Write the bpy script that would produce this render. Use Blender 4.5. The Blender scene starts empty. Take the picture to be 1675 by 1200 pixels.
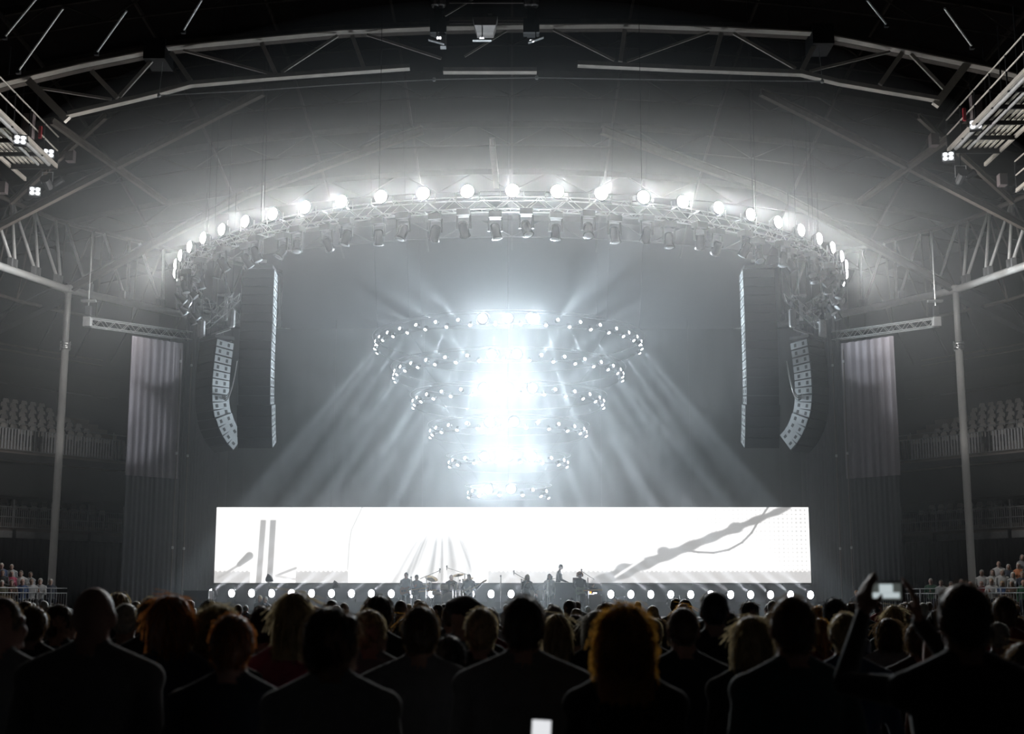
import bpy, math, random
import numpy as np
from mathutils import Vector, Matrix, noise

S = bpy.context.scene
COL = S.collection
PI = math.pi
random.seed(7)

# ------------------------------------------------------------------ camera, world, exposure
CAM_Z, PITCH, FPX = 1.75, math.radians(9.9), 2211.0
cam_data = bpy.data.cameras.new('camera')
cam = bpy.data.objects.new('camera', cam_data)
COL.objects.link(cam)
cam.location = (0, 0, CAM_Z)
cam.rotation_euler = (PI / 2 + PITCH, 0, 0)
cam_data.sensor_width = 36.0
cam_data.lens = FPX / 1675.0 * 36.0
cam_data.clip_end = 400
cam_data.dof.use_dof = True
cam_data.dof.focus_distance = 48.0
cam_data.dof.aperture_fstop = 2.8
S.camera = cam

S.view_settings.view_transform = 'Standard'
S.view_settings.look = 'None'
S.view_settings.gamma = 1.0
S.view_settings.exposure = 0.7
S.view_settings.use_curve_mapping = False
S.cycles.use_denoising = True
S.cycles.max_bounces = 1
S.cycles.diffuse_bounces = 1
S.cycles.glossy_bounces = 2
S.cycles.volume_bounces = 0
S.cycles.adaptive_threshold = 0.02
S.cycles.transparent_max_bounces = 16

HAZE_G = 0.62
HAZE = (((0, 53.5, 10.8), (24, 18.5, 13.6), .0105),)   # centre, radii, density: a bank of haze round the stage
HALO_W, RING_DOWN_W, RING_OUT_W, FLOOR_W = 420.0, 30000.0, 2600.0, 9000.0
RING_SPILL_W = 320.0

world = bpy.data.worlds.new('arena_air')
S.world = world
world.use_nodes = True
_wn = world.node_tree
_wn.nodes['Background'].inputs[0].default_value = (0, 0, 0, 1)

# ------------------------------------------------------------------ helpers
CP, SP = math.cos(PITCH), math.sin(PITCH)
def ray(px, py):
    dx, dy = px - 837.5, 600.0 - py
    return dx, FPX * CP - dy * SP, FPX * SP + dy * CP
def U(px, py, Y):                       # point of the photo at depth Y
    a, b, c = ray(px, py); t = Y / b
    return Vector((a * t, Y, CAM_Z + c * t))
def Uz(px, py, z):                      # point of the photo at height z
    a, b, c = ray(px, py); t = (z - CAM_Z) / c
    return Vector((a * t, b * t, z))
V = Vector
ORD = ['first','second','third','fourth','fifth','sixth','seventh','eighth','ninth','tenth','eleventh','twelfth','thirteenth',
       'fourteenth','fifteenth','sixteenth','seventeenth','eighteenth','nineteenth','twentieth','twenty-first','twenty-second','twenty-third','twenty-fourth']
def ordinal(i, n, what='end'):          # 0-based place counted from the nearer end
    if i == n // 2 and n % 2: return 'in the middle'
    if i < n / 2: return ('outermost' if i == 0 else ORD[i]) + ' from the left ' + what
    j = n - 1 - i
    return ('outermost' if j == 0 else ORD[j]) + ' from the right ' + what

MATS = {}
def mat(name, color, rough=0.6, metal=0.0, emit=0.0, ecol=None, scale=6.0, amt=0.25, bump=0.0, sheen=0.0, spec=0.5):
    if name in MATS: return MATS[name]
    m = bpy.data.materials.new(name); m.use_nodes = True
    nt = m.node_tree; b = nt.nodes['Principled BSDF']
    b.inputs['Roughness'].default_value = rough
    b.inputs['Metallic'].default_value = metal
    b.inputs['Specular IOR Level'].default_value = spec
    if sheen: b.inputs['Sheen Weight'].default_value = sheen
    c = nt.nodes.new('ShaderNodeTexCoord')
    nz = nt.nodes.new('ShaderNodeTexNoise'); nz.inputs['Scale'].default_value = scale; nz.inputs['Detail'].default_value = 3
    nt.links.new(c.outputs['Object'], nz.inputs['Vector'])
    rp = nt.nodes.new('ShaderNodeMix'); rp.data_type = 'RGBA'
    rp.inputs[6].default_value = (*[max(0, x * (1 - amt)) for x in color], 1)
    rp.inputs[7].default_value = (*[min(1, x * (1 + amt)) for x in color], 1)
    nt.links.new(nz.outputs['Fac'], rp.inputs[0])
    nt.links.new(rp.outputs[2], b.inputs['Base Color'])
    if bump:
        bp = nt.nodes.new('ShaderNodeBump'); bp.inputs['Strength'].default_value = bump
        nt.links.new(nz.outputs['Fac'], bp.inputs['Height']); nt.links.new(bp.outputs[0], b.inputs['Normal'])
    if emit:
        b.inputs['Emission Color'].default_value = (*(ecol or color), 1)
        b.inputs['Emission Strength'].default_value = emit
        m.cycles.emission_sampling = 'NONE'
    MATS[name] = m
    return m

class MB:
    """collects simple shapes into one mesh"""
    def __init__(s): s.v = []; s.f = []
    def add(s, vs, fs):
        o = len(s.v); s.v += [tuple(p) for p in vs]; s.f += [tuple(i + o for i in f) for f in fs]; return s
    def box(s, c, d, R=None):
        c = V(c); vs = []
        for x in (-.5, .5):
            for y in (-.5, .5):
                for z in (-.5, .5):
                    p = V((x * d[0], y * d[1], z * d[2])); p = (R @ p if R else p) + c; vs.append(p)
        return s.add(vs, [(0,1,3,2),(4,6,7,5),(0,4,5,1),(2,3,7,6),(0,2,6,4),(1,5,7,3)])
    def bar(s, p0, p1, w, h, up=(0, 0, 1)):
        p0, p1 = V(p0), V(p1); d = (p1 - p0); L = d.length
        if L < 1e-6: return s
        d.normalize(); sd = d.cross(V(up))
        if sd.length < 1e-3: sd = d.cross(V((0, 1, 0)))
        sd.normalize(); u = sd.cross(d)
        vs = [p + sd * (a * w / 2) + u * (b * h / 2) for p in (p0, p1) for a, b in ((-1,-1),(1,-1),(1,1),(-1,1))]
        return s.add(vs, [(3,2,1,0),(4,5,6,7),(0,1,5,4),(1,2,6,5),(2,3,7,6),(3,0,4,7)])
    def tube(s, p0, p1, r, n=6, r1=None):
        return s.path([p0, p1], r, n, r1)
    def path(s, pts, r, n=6, r1=None, closed=False):
        pts = [V(p) for p in pts]; m = len(pts); rings = []; sd = None
        for i, p in enumerate(pts):
            if closed: d = pts[(i + 1) % m] - pts[i - 1]
            else: d = pts[min(i + 1, m - 1)] - pts[max(i - 1, 0)]
            d.normalize()
            if sd is None:
                sd = d.cross(V((0, 0, 1)))
                if sd.length < 1e-3: sd = d.cross(V((0, 1, 0)))
            sd = (sd - d * sd.dot(d)); sd.normalize(); u = d.cross(sd)
            rr = r if r1 is None else r + (r1 - r) * i / (m - 1)
            rings.append([p + (sd * math.cos(2 * PI * k / n) + u * math.sin(2 * PI * k / n)) * rr for k in range(n)])
        vs = [q for R in rings for q in R]; fs = []
        for i in range(m if closed else m - 1):
            j = (i + 1) % m
            for k in range(n):
                l = (k + 1) % n
                fs.append((i * n + k, i * n + l, j * n + l, j * n + k))
        if not closed:
            fs.append(tuple(reversed(range(n)))); fs.append(tuple((m - 1) * n + k for k in range(n)))
        return s.add(vs, fs)
    def lathe(s, c, prof, n=12, R=None):          # prof: (radius, height along local z)
        c = V(c); vs = []; fs = []
        for r, z in prof:
            for k in range(n):
                p = V((r * math.cos(2*PI*k/n), r * math.sin(2*PI*k/n), z)); vs.append((R @ p if R else p) + c)
        for i in range(len(prof) - 1):
            for k in range(n):
                l = (k + 1) % n; fs.append((i*n+k, i*n+l, (i+1)*n+l, (i+1)*n+k))
        fs.append(tuple(reversed(range(n)))); fs.append(tuple((len(prof)-1)*n + k for k in range(n)))
        return s.add(vs, fs)
    def ell(s, c, r, n=12, m=8, R=None):
        if isinstance(r, (int, float)): r = (r, r, r)
        prof = [(math.sin(PI * max(i, .02) / m) if 0 < i < m else .02, -math.cos(PI * i / m)) for i in range(m + 1)]
        c = V(c); vs = []; fs = []
        for q, z in prof:
            for k in range(n):
                p = V((r[0]*q*math.cos(2*PI*k/n), r[1]*q*math.sin(2*PI*k/n), r[2]*z)); vs.append((R @ p if R else p) + c)
        for i in range(m):
            for k in range(n):
                l = (k + 1) % n; fs.append((i*n+k, i*n+l, (i+1)*n+l, (i+1)*n+k))
        fs.append(tuple(reversed(range(n)))); fs.append(tuple(m*n + k for k in range(n)))
        return s.add(vs, fs)
    def loft(s, secs, n=16, p=2.4):               # secs: (cx,cy,cz,rx,ry)
        vs = []; fs = []
        for cx, cy, cz, rx, ry in secs:
            for k in range(n):
                a = 2*PI*k/n; ca, sa = math.cos(a), math.sin(a)
                vs.append((cx + rx*math.copysign(abs(ca)**(2/p), ca), cy + ry*math.copysign(abs(sa)**(2/p), sa), cz))
        m = len(secs)
        for i in range(m - 1):
            for k in range(n):
                l = (k + 1) % n; fs.append((i*n+k, i*n+l, (i+1)*n+l, (i+1)*n+k))
        fs.append(tuple(reversed(range(n)))); fs.append(tuple((m-1)*n + k for k in range(n)))
        return s.add(vs, fs)
    def prism(s, outline, y0, y1):                # outline in x,z extruded along y
        n = len(outline)
        vs = [(x, y0, z) for x, z in outline] + [(x, y1, z) for x, z in outline]
        fs = [tuple(range(n)), tuple(reversed(range(n, 2*n)))] + [(i, i+n, (i+1) % n + n, (i+1) % n) for i in range(n)]
        return s.add(vs, fs)
    def mesh(s, name, smooth=False):
        me = bpy.data.meshes.new(name); me.from_pydata(s.v, [], s.f); me.update()
        import bmesh
        bm = bmesh.new(); bm.from_mesh(me); bmesh.ops.recalc_face_normals(bm, faces=bm.faces[:]); bm.to_mesh(me); bm.free()
        if smooth: me.polygons.foreach_set('use_smooth', [True] * len(me.polygons))
        return me
    def build(s, name, m, parent=None, smooth=False):
        return obj(name, s.mesh(name, smooth), m, parent)

def obj(name, me, m=None, parent=None, loc=None, rot=None):
    o = bpy.data.objects.new(name, me); COL.objects.link(o)
    if m is not None and me is not None and not me.materials: me.materials.append(m)
    if parent is not None: o.parent = parent
    if loc is not None: o.location = loc
    if rot is not None: o.rotation_euler = rot
    return o
def tag(o, label, cat, group=None, kind=None):
    if label: o['label'] = label
    if cat: o['category'] = cat
    if group: o['group'] = group
    if kind: o['kind'] = kind
    return o
def thing(name, label, cat, loc=(0, 0, 0), rz=0.0, group=None):
    o = bpy.data.objects.new(name, None); COL.objects.link(o)
    o.location = loc; o.rotation_euler = (0, 0, rz); o.empty_display_size = .2
    return tag(o, label, cat, group)
def struct(name, mb, m, label=None, smooth=False):
    o = mb.build(name, m, None, smooth) if isinstance(mb, MB) else mb
    o['kind'] = 'structure'
    if label: o['label'] = label
    return o
def copy_tree(o, parent=None):
    c = o.copy(); COL.objects.link(c); c.parent = parent
    for ch in list(o.children): copy_tree(ch, c)
    return c
def aim(d): return V(d).to_track_quat('-Z', 'Y').to_euler()
def spot(parent, loc, d, watts, angle, blend=.3, size=.05, color=(1, 1, 1)):
    l = bpy.data.lights.new('lamp_light', 'SPOT'); l.energy = watts; l.spot_size = math.radians(angle)
    l.spot_blend = blend; l.shadow_soft_size = size; l.color = color
    o = bpy.data.objects.new('lamp_light', l); COL.objects.link(o); o.parent = parent
    o.location = loc; o.rotation_euler = aim(d)
    return o
SIDE = {-1: 'left', 1: 'right'}
def MX(p, s): return V((p[0] * -s, p[1], p[2]))     # a point laid out for the left side, sent to side s (-1 left, 1 right)

# ------------------------------------------------------------------ materials
M_black = mat('black_paint', (.012, .012, .013), .55)
M_dark = mat('dark_metal', (.03, .03, .032), .45, .3)
M_steel = mat('painted_steel', (.5, .46, .41), .45, .2, scale=3)
M_steel_d = mat('weathered_steel', (.12, .10, .085), .6, .1, scale=4, amt=.4)
M_tube = mat('galvanised_tube', (.85, .84, .82), .36, .1, scale=3, amt=.1)
M_alu = mat('aluminium', (.72, .72, .72), .28, .9)
M_alu_d = mat('dull_aluminium', (.5, .5, .5), .4, .6)
M_chrome = mat('chrome', (.8, .8, .8), .12, 1.0)
M_purlin = mat('dark_purlin', (.05, .042, .036), .8, scale=4, amt=.4, spec=.1)
M_roof = mat('roof_deck', (.016, .013, .012), .9, scale=1.2, amt=.4, spec=.05)
M_wall = mat('dark_wall', (.035, .034, .036), .85, scale=.6)
M_floor = mat('concrete_floor', (.05, .05, .052), .6, scale=.8)
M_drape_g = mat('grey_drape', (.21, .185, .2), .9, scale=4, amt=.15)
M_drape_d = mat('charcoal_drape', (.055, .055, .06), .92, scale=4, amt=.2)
M_drape_b = mat('black_drape', (.018, .018, .02), .95, scale=4, amt=.2, spec=.1)
M_conc = mat('terrace_concrete', (.30, .255, .23), .85, scale=2)
M_seat = mat('seat_lit_top', (.62, .58, .55), .45, scale=5, amt=.2)
M_seat_d = mat('seat_unlit_body', (.05, .048, .047), .6)
M_slat = mat('pale_rail_metal', (.85, .85, .9), .35, .1)
M_grille = mat('speaker_grille', (.015, .015, .016), .7, scale=40)
M_lit_side = mat('speaker_lit_side', (.32, .34, .35), .5, scale=8, amt=.12)
M_rub = mat('rubber_cable', (.16, .16, .16), .6)
M_lens = mat('lamp_lens', (1, 1, 1), .2, emit=14.0, ecol=(1, .99, .97))
M_lens_c = mat('ring_lamp_lens', (1, 1, 1), .2, emit=16.0, ecol=(.90, .93, 1))
M_lens_f = mat('floor_lamp_lens', (1, 1, 1), .2, emit=9.0, ecol=(.93, .92, 1))
M_off = mat('unlit_lens', (.75, .78, .8), .08, .4, amt=.1)
M_flood = mat('flood_cell', (.9, .9, .9), .2, emit=1.0, ecol=(.95, .96, 1))

# ================================================================== the hall
# bowl frame of reference on the left: along the balcony front (T) and outwards (N)
BT, BN, BP = V((.588, .809, 0)), V((-.809, .588, 0)), V((-22.8, 60.0, 0))
def bowl(t, out, z, s): return MX(BP + BT * t + BN * out + V((0, 0, z)), s)

struct('floor', MB().box((0, 38, -.25), (86, 110, .5)), M_floor, 'dark concrete arena floor')
def roof_z(x, y): return max(13.5, 27.0 - .005 * (x * x + (y - 50) ** 2))
_mb = MB(); nx, ny = 24, 30
xs = [-43 + 86 * i / nx for i in range(nx + 1)]; ys = [-17 + 110 * j / ny for j in range(ny + 1)]
for dz in (0, .4):
    _mb.v += [(x, y, roof_z(x, y) + dz) for y in ys for x in xs]
W_ = nx + 1
for j in range(ny):
    for i in range(nx):
        a = j * W_ + i; _mb.f.append((a, a + W_, a + W_ + 1, a + 1)); b = a + W_ * (ny + 1); _mb.f.append((b, b + 1, b + W_ + 1, b + W_))
struct('ceiling', _mb, M_roof, 'dark domed arena roof deck')
struct('wall_back', MB().box((0, 92.7, 11), (86, .6, 22)), M_wall, 'dark wall behind the stage')
struct('wall_front', MB().box((0, -16.7, 11), (86, .6, 22)), M_wall, 'dark wall behind the audience')
for s in (-1, 1):
    o = struct('wall_' + SIDE[s], MB().box((s * 42.7, 38, 11), (.6, 110, 22)), M_wall, 'dark side wall of the arena on the ' + SIDE[s])
    w = MB()
    a, b = bowl(-14, 9.5, 0, s), bowl(16, 9.5, 0, s)
    w.bar(V((a.x, a.y, 10.5)), V((b.x, b.y, 10.5)), .4, 21)
    bw = struct('wall_bowl_' + SIDE[s], w, M_wall, 'dark concourse wall behind the %s upper seats' % SIDE[s])
    for z in (15.2, 14.9):
        MB().tube(bowl(-12, 9.1, z, s), bowl(12, 9.1, z, s), .05).build('pipe', M_steel_d, bw)
    for z0 in (13.6,):
        MB().bar(bowl(-13, 9.0, z0, s), bowl(13, 9.0, z0, s), .5, 1.0).build('fascia_panel', mat('fascia', (.05, .048, .048), .8), bw)

# ---- ribbed roof: purlins and the radial ribs that climb from the columns to the crown
for k, y in enumerate(range(30, 80, 5)):
    w = MB(); pts = [V((x, y, roof_z(x, y) - .35)) for x in range(-34, 35, 4)]
    for p, q in zip(pts, pts[1:]): w.bar(p, q, .12, .3)
    for p, q in zip(pts, pts[1:]):
        m_ = (p + q) / 2 - V((0, 0, 1.1)); w.tube(p, m_, .035, 5); w.tube(m_, q, .035, 5)
    for p, q in zip(pts, pts[2:]): w.tube((p + pts[pts.index(p) + 1]) / 2 - V((0, 0, 1.1)), (q + pts[pts.index(p) + 1]) / 2 - V((0, 0, 1.1)), .04, 5)
    struct('trim_%d' % (k + 1), w, M_purlin, 'thin roof purlin truss, number %s counted from the audience' % ORD[k])
kk = 11
for i, x in enumerate(range(-30, 31, 5)):
    w = MB(); pts = [V((x, y, roof_z(x, y) - .6)) for y in range(26, 82, 4)]
    for p, q in zip(pts, pts[1:]): w.bar(p, q, .1, .16)
    struct('trim_%d' % kk, w, M_purlin, 'roof deck joist running towards the stage'); kk += 1

def rib(name, pts, w_, h_, m, label):
    t = thing(name, label, 'roof beam', V(pts[0]))
    for p, q in zip(pts, pts[1:]):
        d = V(q) - V(p); sd = d.cross(V((0, 0, 1))).normalized(); u = sd.cross(d).normalized()
        o = V(pts[0])
        MB().bar(V(p) - o - u * h_ / 2, V(q) - o - u * h_ / 2, w_, .06).build('flange', m, t)
        MB().bar(V(p) - o + u * h_ / 2, V(q) - o + u * h_ / 2, w_, .06).build('flange', m, t)
        MB().bar(V(p) - o, V(q) - o, .06, h_).build('web', m, t)
    return t
for s in (-1, 1):
    L = SIDE[s]
    rib('roof_rib', [MX(U(118, 470, 60.5), s), MX(U(400, 318, 56), s), MX(U(690, 212, 51), s)], .22, .3, M_steel_d,
        'long steel roof rib rising from the %s column towards the crown' % L)
    rib('roof_rib', [MX(U(-60, 400, 53), s), MX(U(215, 258, 50), s), MX(U(430, 150, 47), s)], .2, .25, M_steel_d,
        'weathered roof rib crossing above the %s catwalk end' % L)
    rib('roof_strut', [MX(U(85, 198, 47), s), MX(U(270, 330, 53), s)], .15, .2, M_steel_d, 'bare steel strut slanting down from the %s end of the arch truss' % L)
    rib('roof_strut', [MX(U(18, 330, 52), s), MX(U(172, 190, 48), s)], .14, .18, M_steel_d, 'yellowed diagonal roof brace behind the %s catwalk' % L)
    rib('roof_rib', [MX(U(112, 474, 60.7), s), MX(V((-29, 66.6, 13.9)), s)], .45, .7, M_dark, 'dark outrigger beam running back from the %s column head' % L)
rib('roof_rib', [U(812, 302, 62), U(805, 232, 52)], .24, .3, M_steel, 'short bright central roof rib hanging over the halo')
for i, (a, b) in enumerate((((103, 14), (30, 116)), ((207, 18), (158, 86)), ((1418, 0), (1450, 40)), ((1545, 14), (1590, 76)), ((66, -10), (8, 60)), ((330, 0), (300, 50)))):
    p, q = U(*a, 41), U(*b, 43); t = thing('roof_rod', 'thin bright diagonal roof rod near the top edge, %s from the left' % ('third', 'fourth', 'second-last', 'last', 'first', 'fifth')[i], 'roof beam', p)
    MB().tube(V((0, 0, 0)), q - p, .04, 6).build('rod', M_tube, t); MB().box(q - p, (.14, .14, .2)).build('bracket', M_dark, t)

# ---- ring beam and columns
for s in (-1, 1):
    L = SIDE[s]
    top = MX(U(112, 474, 60.5), s)
    ring = [MX(p, s) for p in (V((-26.0, 40.0, 15.9)), V((-24.4, 47.5, 15.9)), Uz(0, 435, 15.9), Uz(112, 474, 15.9), Uz(290, 512, 15.9), V((-11.5, 70.5, 15.9)))]
    t = thing('ring_beam', 'thick galvanised tube ring beam of the roof on the %s' % L, 'roof beam', top)
    MB().path([p - top for p in ring], .17, 10).build('tube', M_tube, t, True)
    seg = []
    for a, b, n in ((ring[1], ring[2], 3), (ring[2], ring[3], 3), (ring[3], ring[4], 3), (ring[4], ring[5], 3)):
        for i in range(n): seg.append((a + (b - a) * ((i + .5) / n), (b - a).normalized()))
    tops = []
    for p, d in seg:
        n_ = V((d.y, -d.x, 0)); n_ = n_ if n_.x * s > 0 else -n_
        for e in (-1, 1):
            q = p + d * .14 * e
            MB().box(q - top + V((0, 0, .3)), (.2, .2, .42)).build('bracket', M_alu_d, t)
            tp = p + d * .75 * e + n_ * .9 + V((0, 0, 3.4)); tops.append(tp)
            MB().tube(q - top + V((0, 0, .45)), tp - top, .075, 7).build('web_tube', M_tube, t, True)
    MB().path([p - top for p in tops], .11, 7).build('upper_chord', M_steel_d, t, True)
    low = []
    for p, d in seg:
        n_ = V((d.y, -d.x, 0)); n_ = n_ if n_.x * s > 0 else -n_
        lp = p + n_ * 2.2 + V((0, 0, -.5)); low.append(lp)
        for e in (-1, 1): MB().tube(lp - top, p + d * .75 * e + n_ * .9 + V((0, 0, 3.4)) - top, .045, 5).build('web_rod', M_steel_d, t)
        MB().tube(lp - top, lp - top + n_ * 1.5 + V((0, 0, -1.8)), .05, 5).build('web_rod', M_dark, t)
    MB().path([p - top for p in low], .08, 6).build('lower_chord', M_steel_d, t, True)
    # column
    base = V((top.x, top.y, 0))
    c = thing('column', 'tall pale tubular steel column beside the %s balcony' % L, 'column', base)
    MB().lathe((0, 0, 0), [(.3, 0), (.3, .04), (.17, .05), (.17, 13.3)], 16).build('lower_shaft', M_tube, c, True)
    MB().lathe((0, 0, 13.3), [(.145, 0), (.145, 2.75)], 16).build('upper_shaft', M_tube, c, True)
    MB().lathe((0, 0, 13.12), [(.17, 0), (.25, .03), (.25, .09), (.18, .12), (.18, .2), (.25, .22), (.25, .28), (.15, .32)], 16).build('collar', M_alu_d, c)
    for k in range(8):
        a = PI * k / 4; MB().tube((.22 * math.cos(a), .22 * math.sin(a), 13.08), (.22 * math.cos(a), .22 * math.sin(a), 13.48), .025, 5).build('bolt', M_alu, c)
    MB().lathe((0, 0, 15.75), [(.17, 0), (.24, .05), (.24, .3), (.17, .36)], 12).build('cap', M_tube, c)

# ---- near arch truss
YT = 45.0
ta = thing('arch_truss', 'wide shallow steel arch truss spanning the top of the view', 'roof truss', (0, YT, 20))
O = V((0, YT, 20))
top_px = [(-60, 158), (10, 136), (130, 108), (250, 84), (262, 80), (440, 63), (560, 52), (715, 46), (880, 43), (1020, 42), (1180, 47), (1330, 55), (1357, 60), (1480, 84), (1615, 112), (1720, 138)]
bot_px = [(110, 190), (258, 155), (312, 140), (450, 128), (570, 119), (670, 112), (725, 118), (878, 118), (945, 107), (1120, 115), (1310, 122), (1372, 137), (1535, 165)]
for a, b in zip(top_px, top_px[1:]):
    p, q = U(*a, YT) - O, U(*b, YT) - O
    if a == (250, 84) or a == (1330, 55):
        MB().box((p + q) / 2 + V((0, .3, -.05)), (.75, 1.2, .75)).build('gusset', M_black, ta); continue
    MB().bar(p, q, .34, .05).build('top_chord', M_steel, ta)
    MB().bar(p + V((0, .1, .15)), q + V((0, .1, .15)), .06, .3).build('top_chord', M_steel_d, ta)
    MB().bar(p + V((0, .55, .1)), q + V((0, .55, .1)), .3, .05).build('top_chord', M_steel_d, ta)
for a, b in zip(bot_px, bot_px[1:]):
    if a in ((670, 112), (878, 118)): continue
    p, q = U(*a, YT) - O, U(*b, YT) - O
    MB().bar(p, q, .3, .05).build('bottom_chord', M_steel, ta)
    MB().bar(p + V((0, .0, .1)), q + V((0, .0, .1)), .05, .16).build('bottom_chord', M_steel, ta)
web_px = [((47, 132), (110, 196), .26), ((150, 116), (192, 160), .16), ((195, 158), (256, 90), .12), ((62, 143), (182, 162), .09), ((280, 86), (312, 132), .16),
          ((300, 82), (445, 121), .09), ((428, 70), (452, 122), .15), ((460, 118), (552, 58), .1), ((576, 58), (595, 110), .14), ((600, 56), (722, 95), .09),
          ((760, 92), (828, 50), .07), ((905, 48), (1005, 98), .09), ((1022, 48), (1015, 100), .15), ((1026, 100), (1160, 52), .08), ((1180, 54), (1165, 108), .15), ((1200, 54), (1302, 112), .1),
          ((1335, 68), (1312, 114), .16), ((1325, 116), (1456, 84), .09), ((1476, 86), (1440, 138), .16), ((1490, 88), (1546, 146), .12), ((1582, 104), (1530, 172), .26)]
for a, b, w_ in web_px:
    MB().bar(U(*a, YT) - O + V((0, .02, 0)), U(*b, YT) - O + V((0, .02, 0)), w_, w_ * .8, (0, 1, 0)).build('web_bar', M_steel, ta)
cb = thing('stay_cable', 'thin pale cable strung under the arch truss', 'cable', U(260, 156, YT - .3))
cp = [U(x, y, YT - .3) - U(260, 156, YT - .3) for x, y in ((260, 156), (420, 148), (560, 138), (710, 130), (878, 127), (1100, 131), (1345, 133))]
MB().path(cp, .022, 5).build('wire', M_alu_d, cb)
for i in (0, 3, 4, 6):
    MB().lathe(cp[i] - V((0, 0, .06)), [(.05, 0), (.07, .04), (.05, .12)], 8).build('clamp', M_alu, cb)
for i, ty in ((0, 88), (6, 62)):
    MB().tube(cp[i], cp[i] + V((0, .3, 1.35)), .015, 5).build('hanger', M_alu_d, cb)

# ---- roof centre rig over the arch: service gantry with two winches, a cowl and three down-lights
g0 = U(795, 28, 44)
gt = thing('service_gantry', 'small service gantry with rails above the middle of the arch truss', 'gantry', g0)
for y_, h in ((4, .06), (31, .1), (37, .08)):
    MB().bar(U(735, y_, 44.2) - g0, U(868, y_, 44.2) - g0, h, h).build('rail', M_steel_d, gt)
MB().bar(U(728, 26, 44.3) - g0, U(775, -2, 44.3) - g0, .05, .05).build('rail', M_steel, gt)
for x in (717, 869):
    MB().bar(U(x, -20, 44.1) - g0, U(x, 60, 44.1) - g0, .22, .3).build('post', M_dark, gt)
    MB().box(U(x, 45, 43.9) - g0, (.55, .4, .5)).build('motor_box', M_black, gt)
    for e in (-1, 1):
        MB().lathe(U(x + 5 * e, 5, 43.9) - g0, [(.12, -.15), (.16, -.1), (.16, .1), (.1, .18)], 10).build('winch_drum', M_alu, gt)
MB().bar(U(725, 60, 44.0) - g0, U(725, 78, 44.0) - g0, .3, .2).build('duct', M_alu_d, gt)
cw = thing('ventilation_cowl', 'beige tapering ventilation cowl at the middle of the arch truss', 'cowl', U(793, 40, 43.6))
_w = MB(); a_ = [U(773, 28, 43.4), U(814, 27, 43.4), U(811, 41, 43.2), U(776, 41, 43.2), U(780, 53, 43.5), U(807, 53, 43.5)]
_c = U(793, 40, 43.6); a_ = [p - _c for p in a_]; b_ = [p + V((0, .7, .1)) for p in a_]
_w.add(a_ + b_, [(0, 1, 2, 3), (3, 2, 5, 4), (6, 9, 8, 7), (9, 10, 11, 8), (0, 6, 7, 1), (1, 7, 8, 2), (2, 8, 11, 5), (5, 11, 10, 4), (4, 10, 9, 3), (3, 9, 6, 0)])
_w.build('hood', mat('beige_metal', (.42, .38, .36), .6), cw)
MB().bar(U(798, 24, 43.4) - _c, U(805, 24, 43.4) - _c, .1, .05).build('plate', M_alu, cw)
for i, (x0, y0, x1, y1, lx) in enumerate(((701, 65, 727, 72, 718), (773, 66, 804, 66, 788), (864, 70, 889, 61, 870))):
    p, q = U(x0, y0, 43), U(x1, y1, 43); c = (p + q) / 2
    d = thing('bar_downlight', ('leftmost', 'middle', 'rightmost')[i] + ' of three small bar down-lights under the roof gantry', 'lamp', c, group='gantry down-lights')
    MB().bar(p - c, q - c, .16, .035).build('bar', M_alu_d, d)
    for e in (-2, 2):
        MB().lathe(U(lx + e, y0 - 3, 43) - c, [(.03, -.04), (.045, 0), (.03, .04)], 8).build('bulb', M_flood, d)
    MB().tube(V((0, .1, .03)), V((0, .4, .9)), .02, 5).build('stem', M_dark, d)

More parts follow.
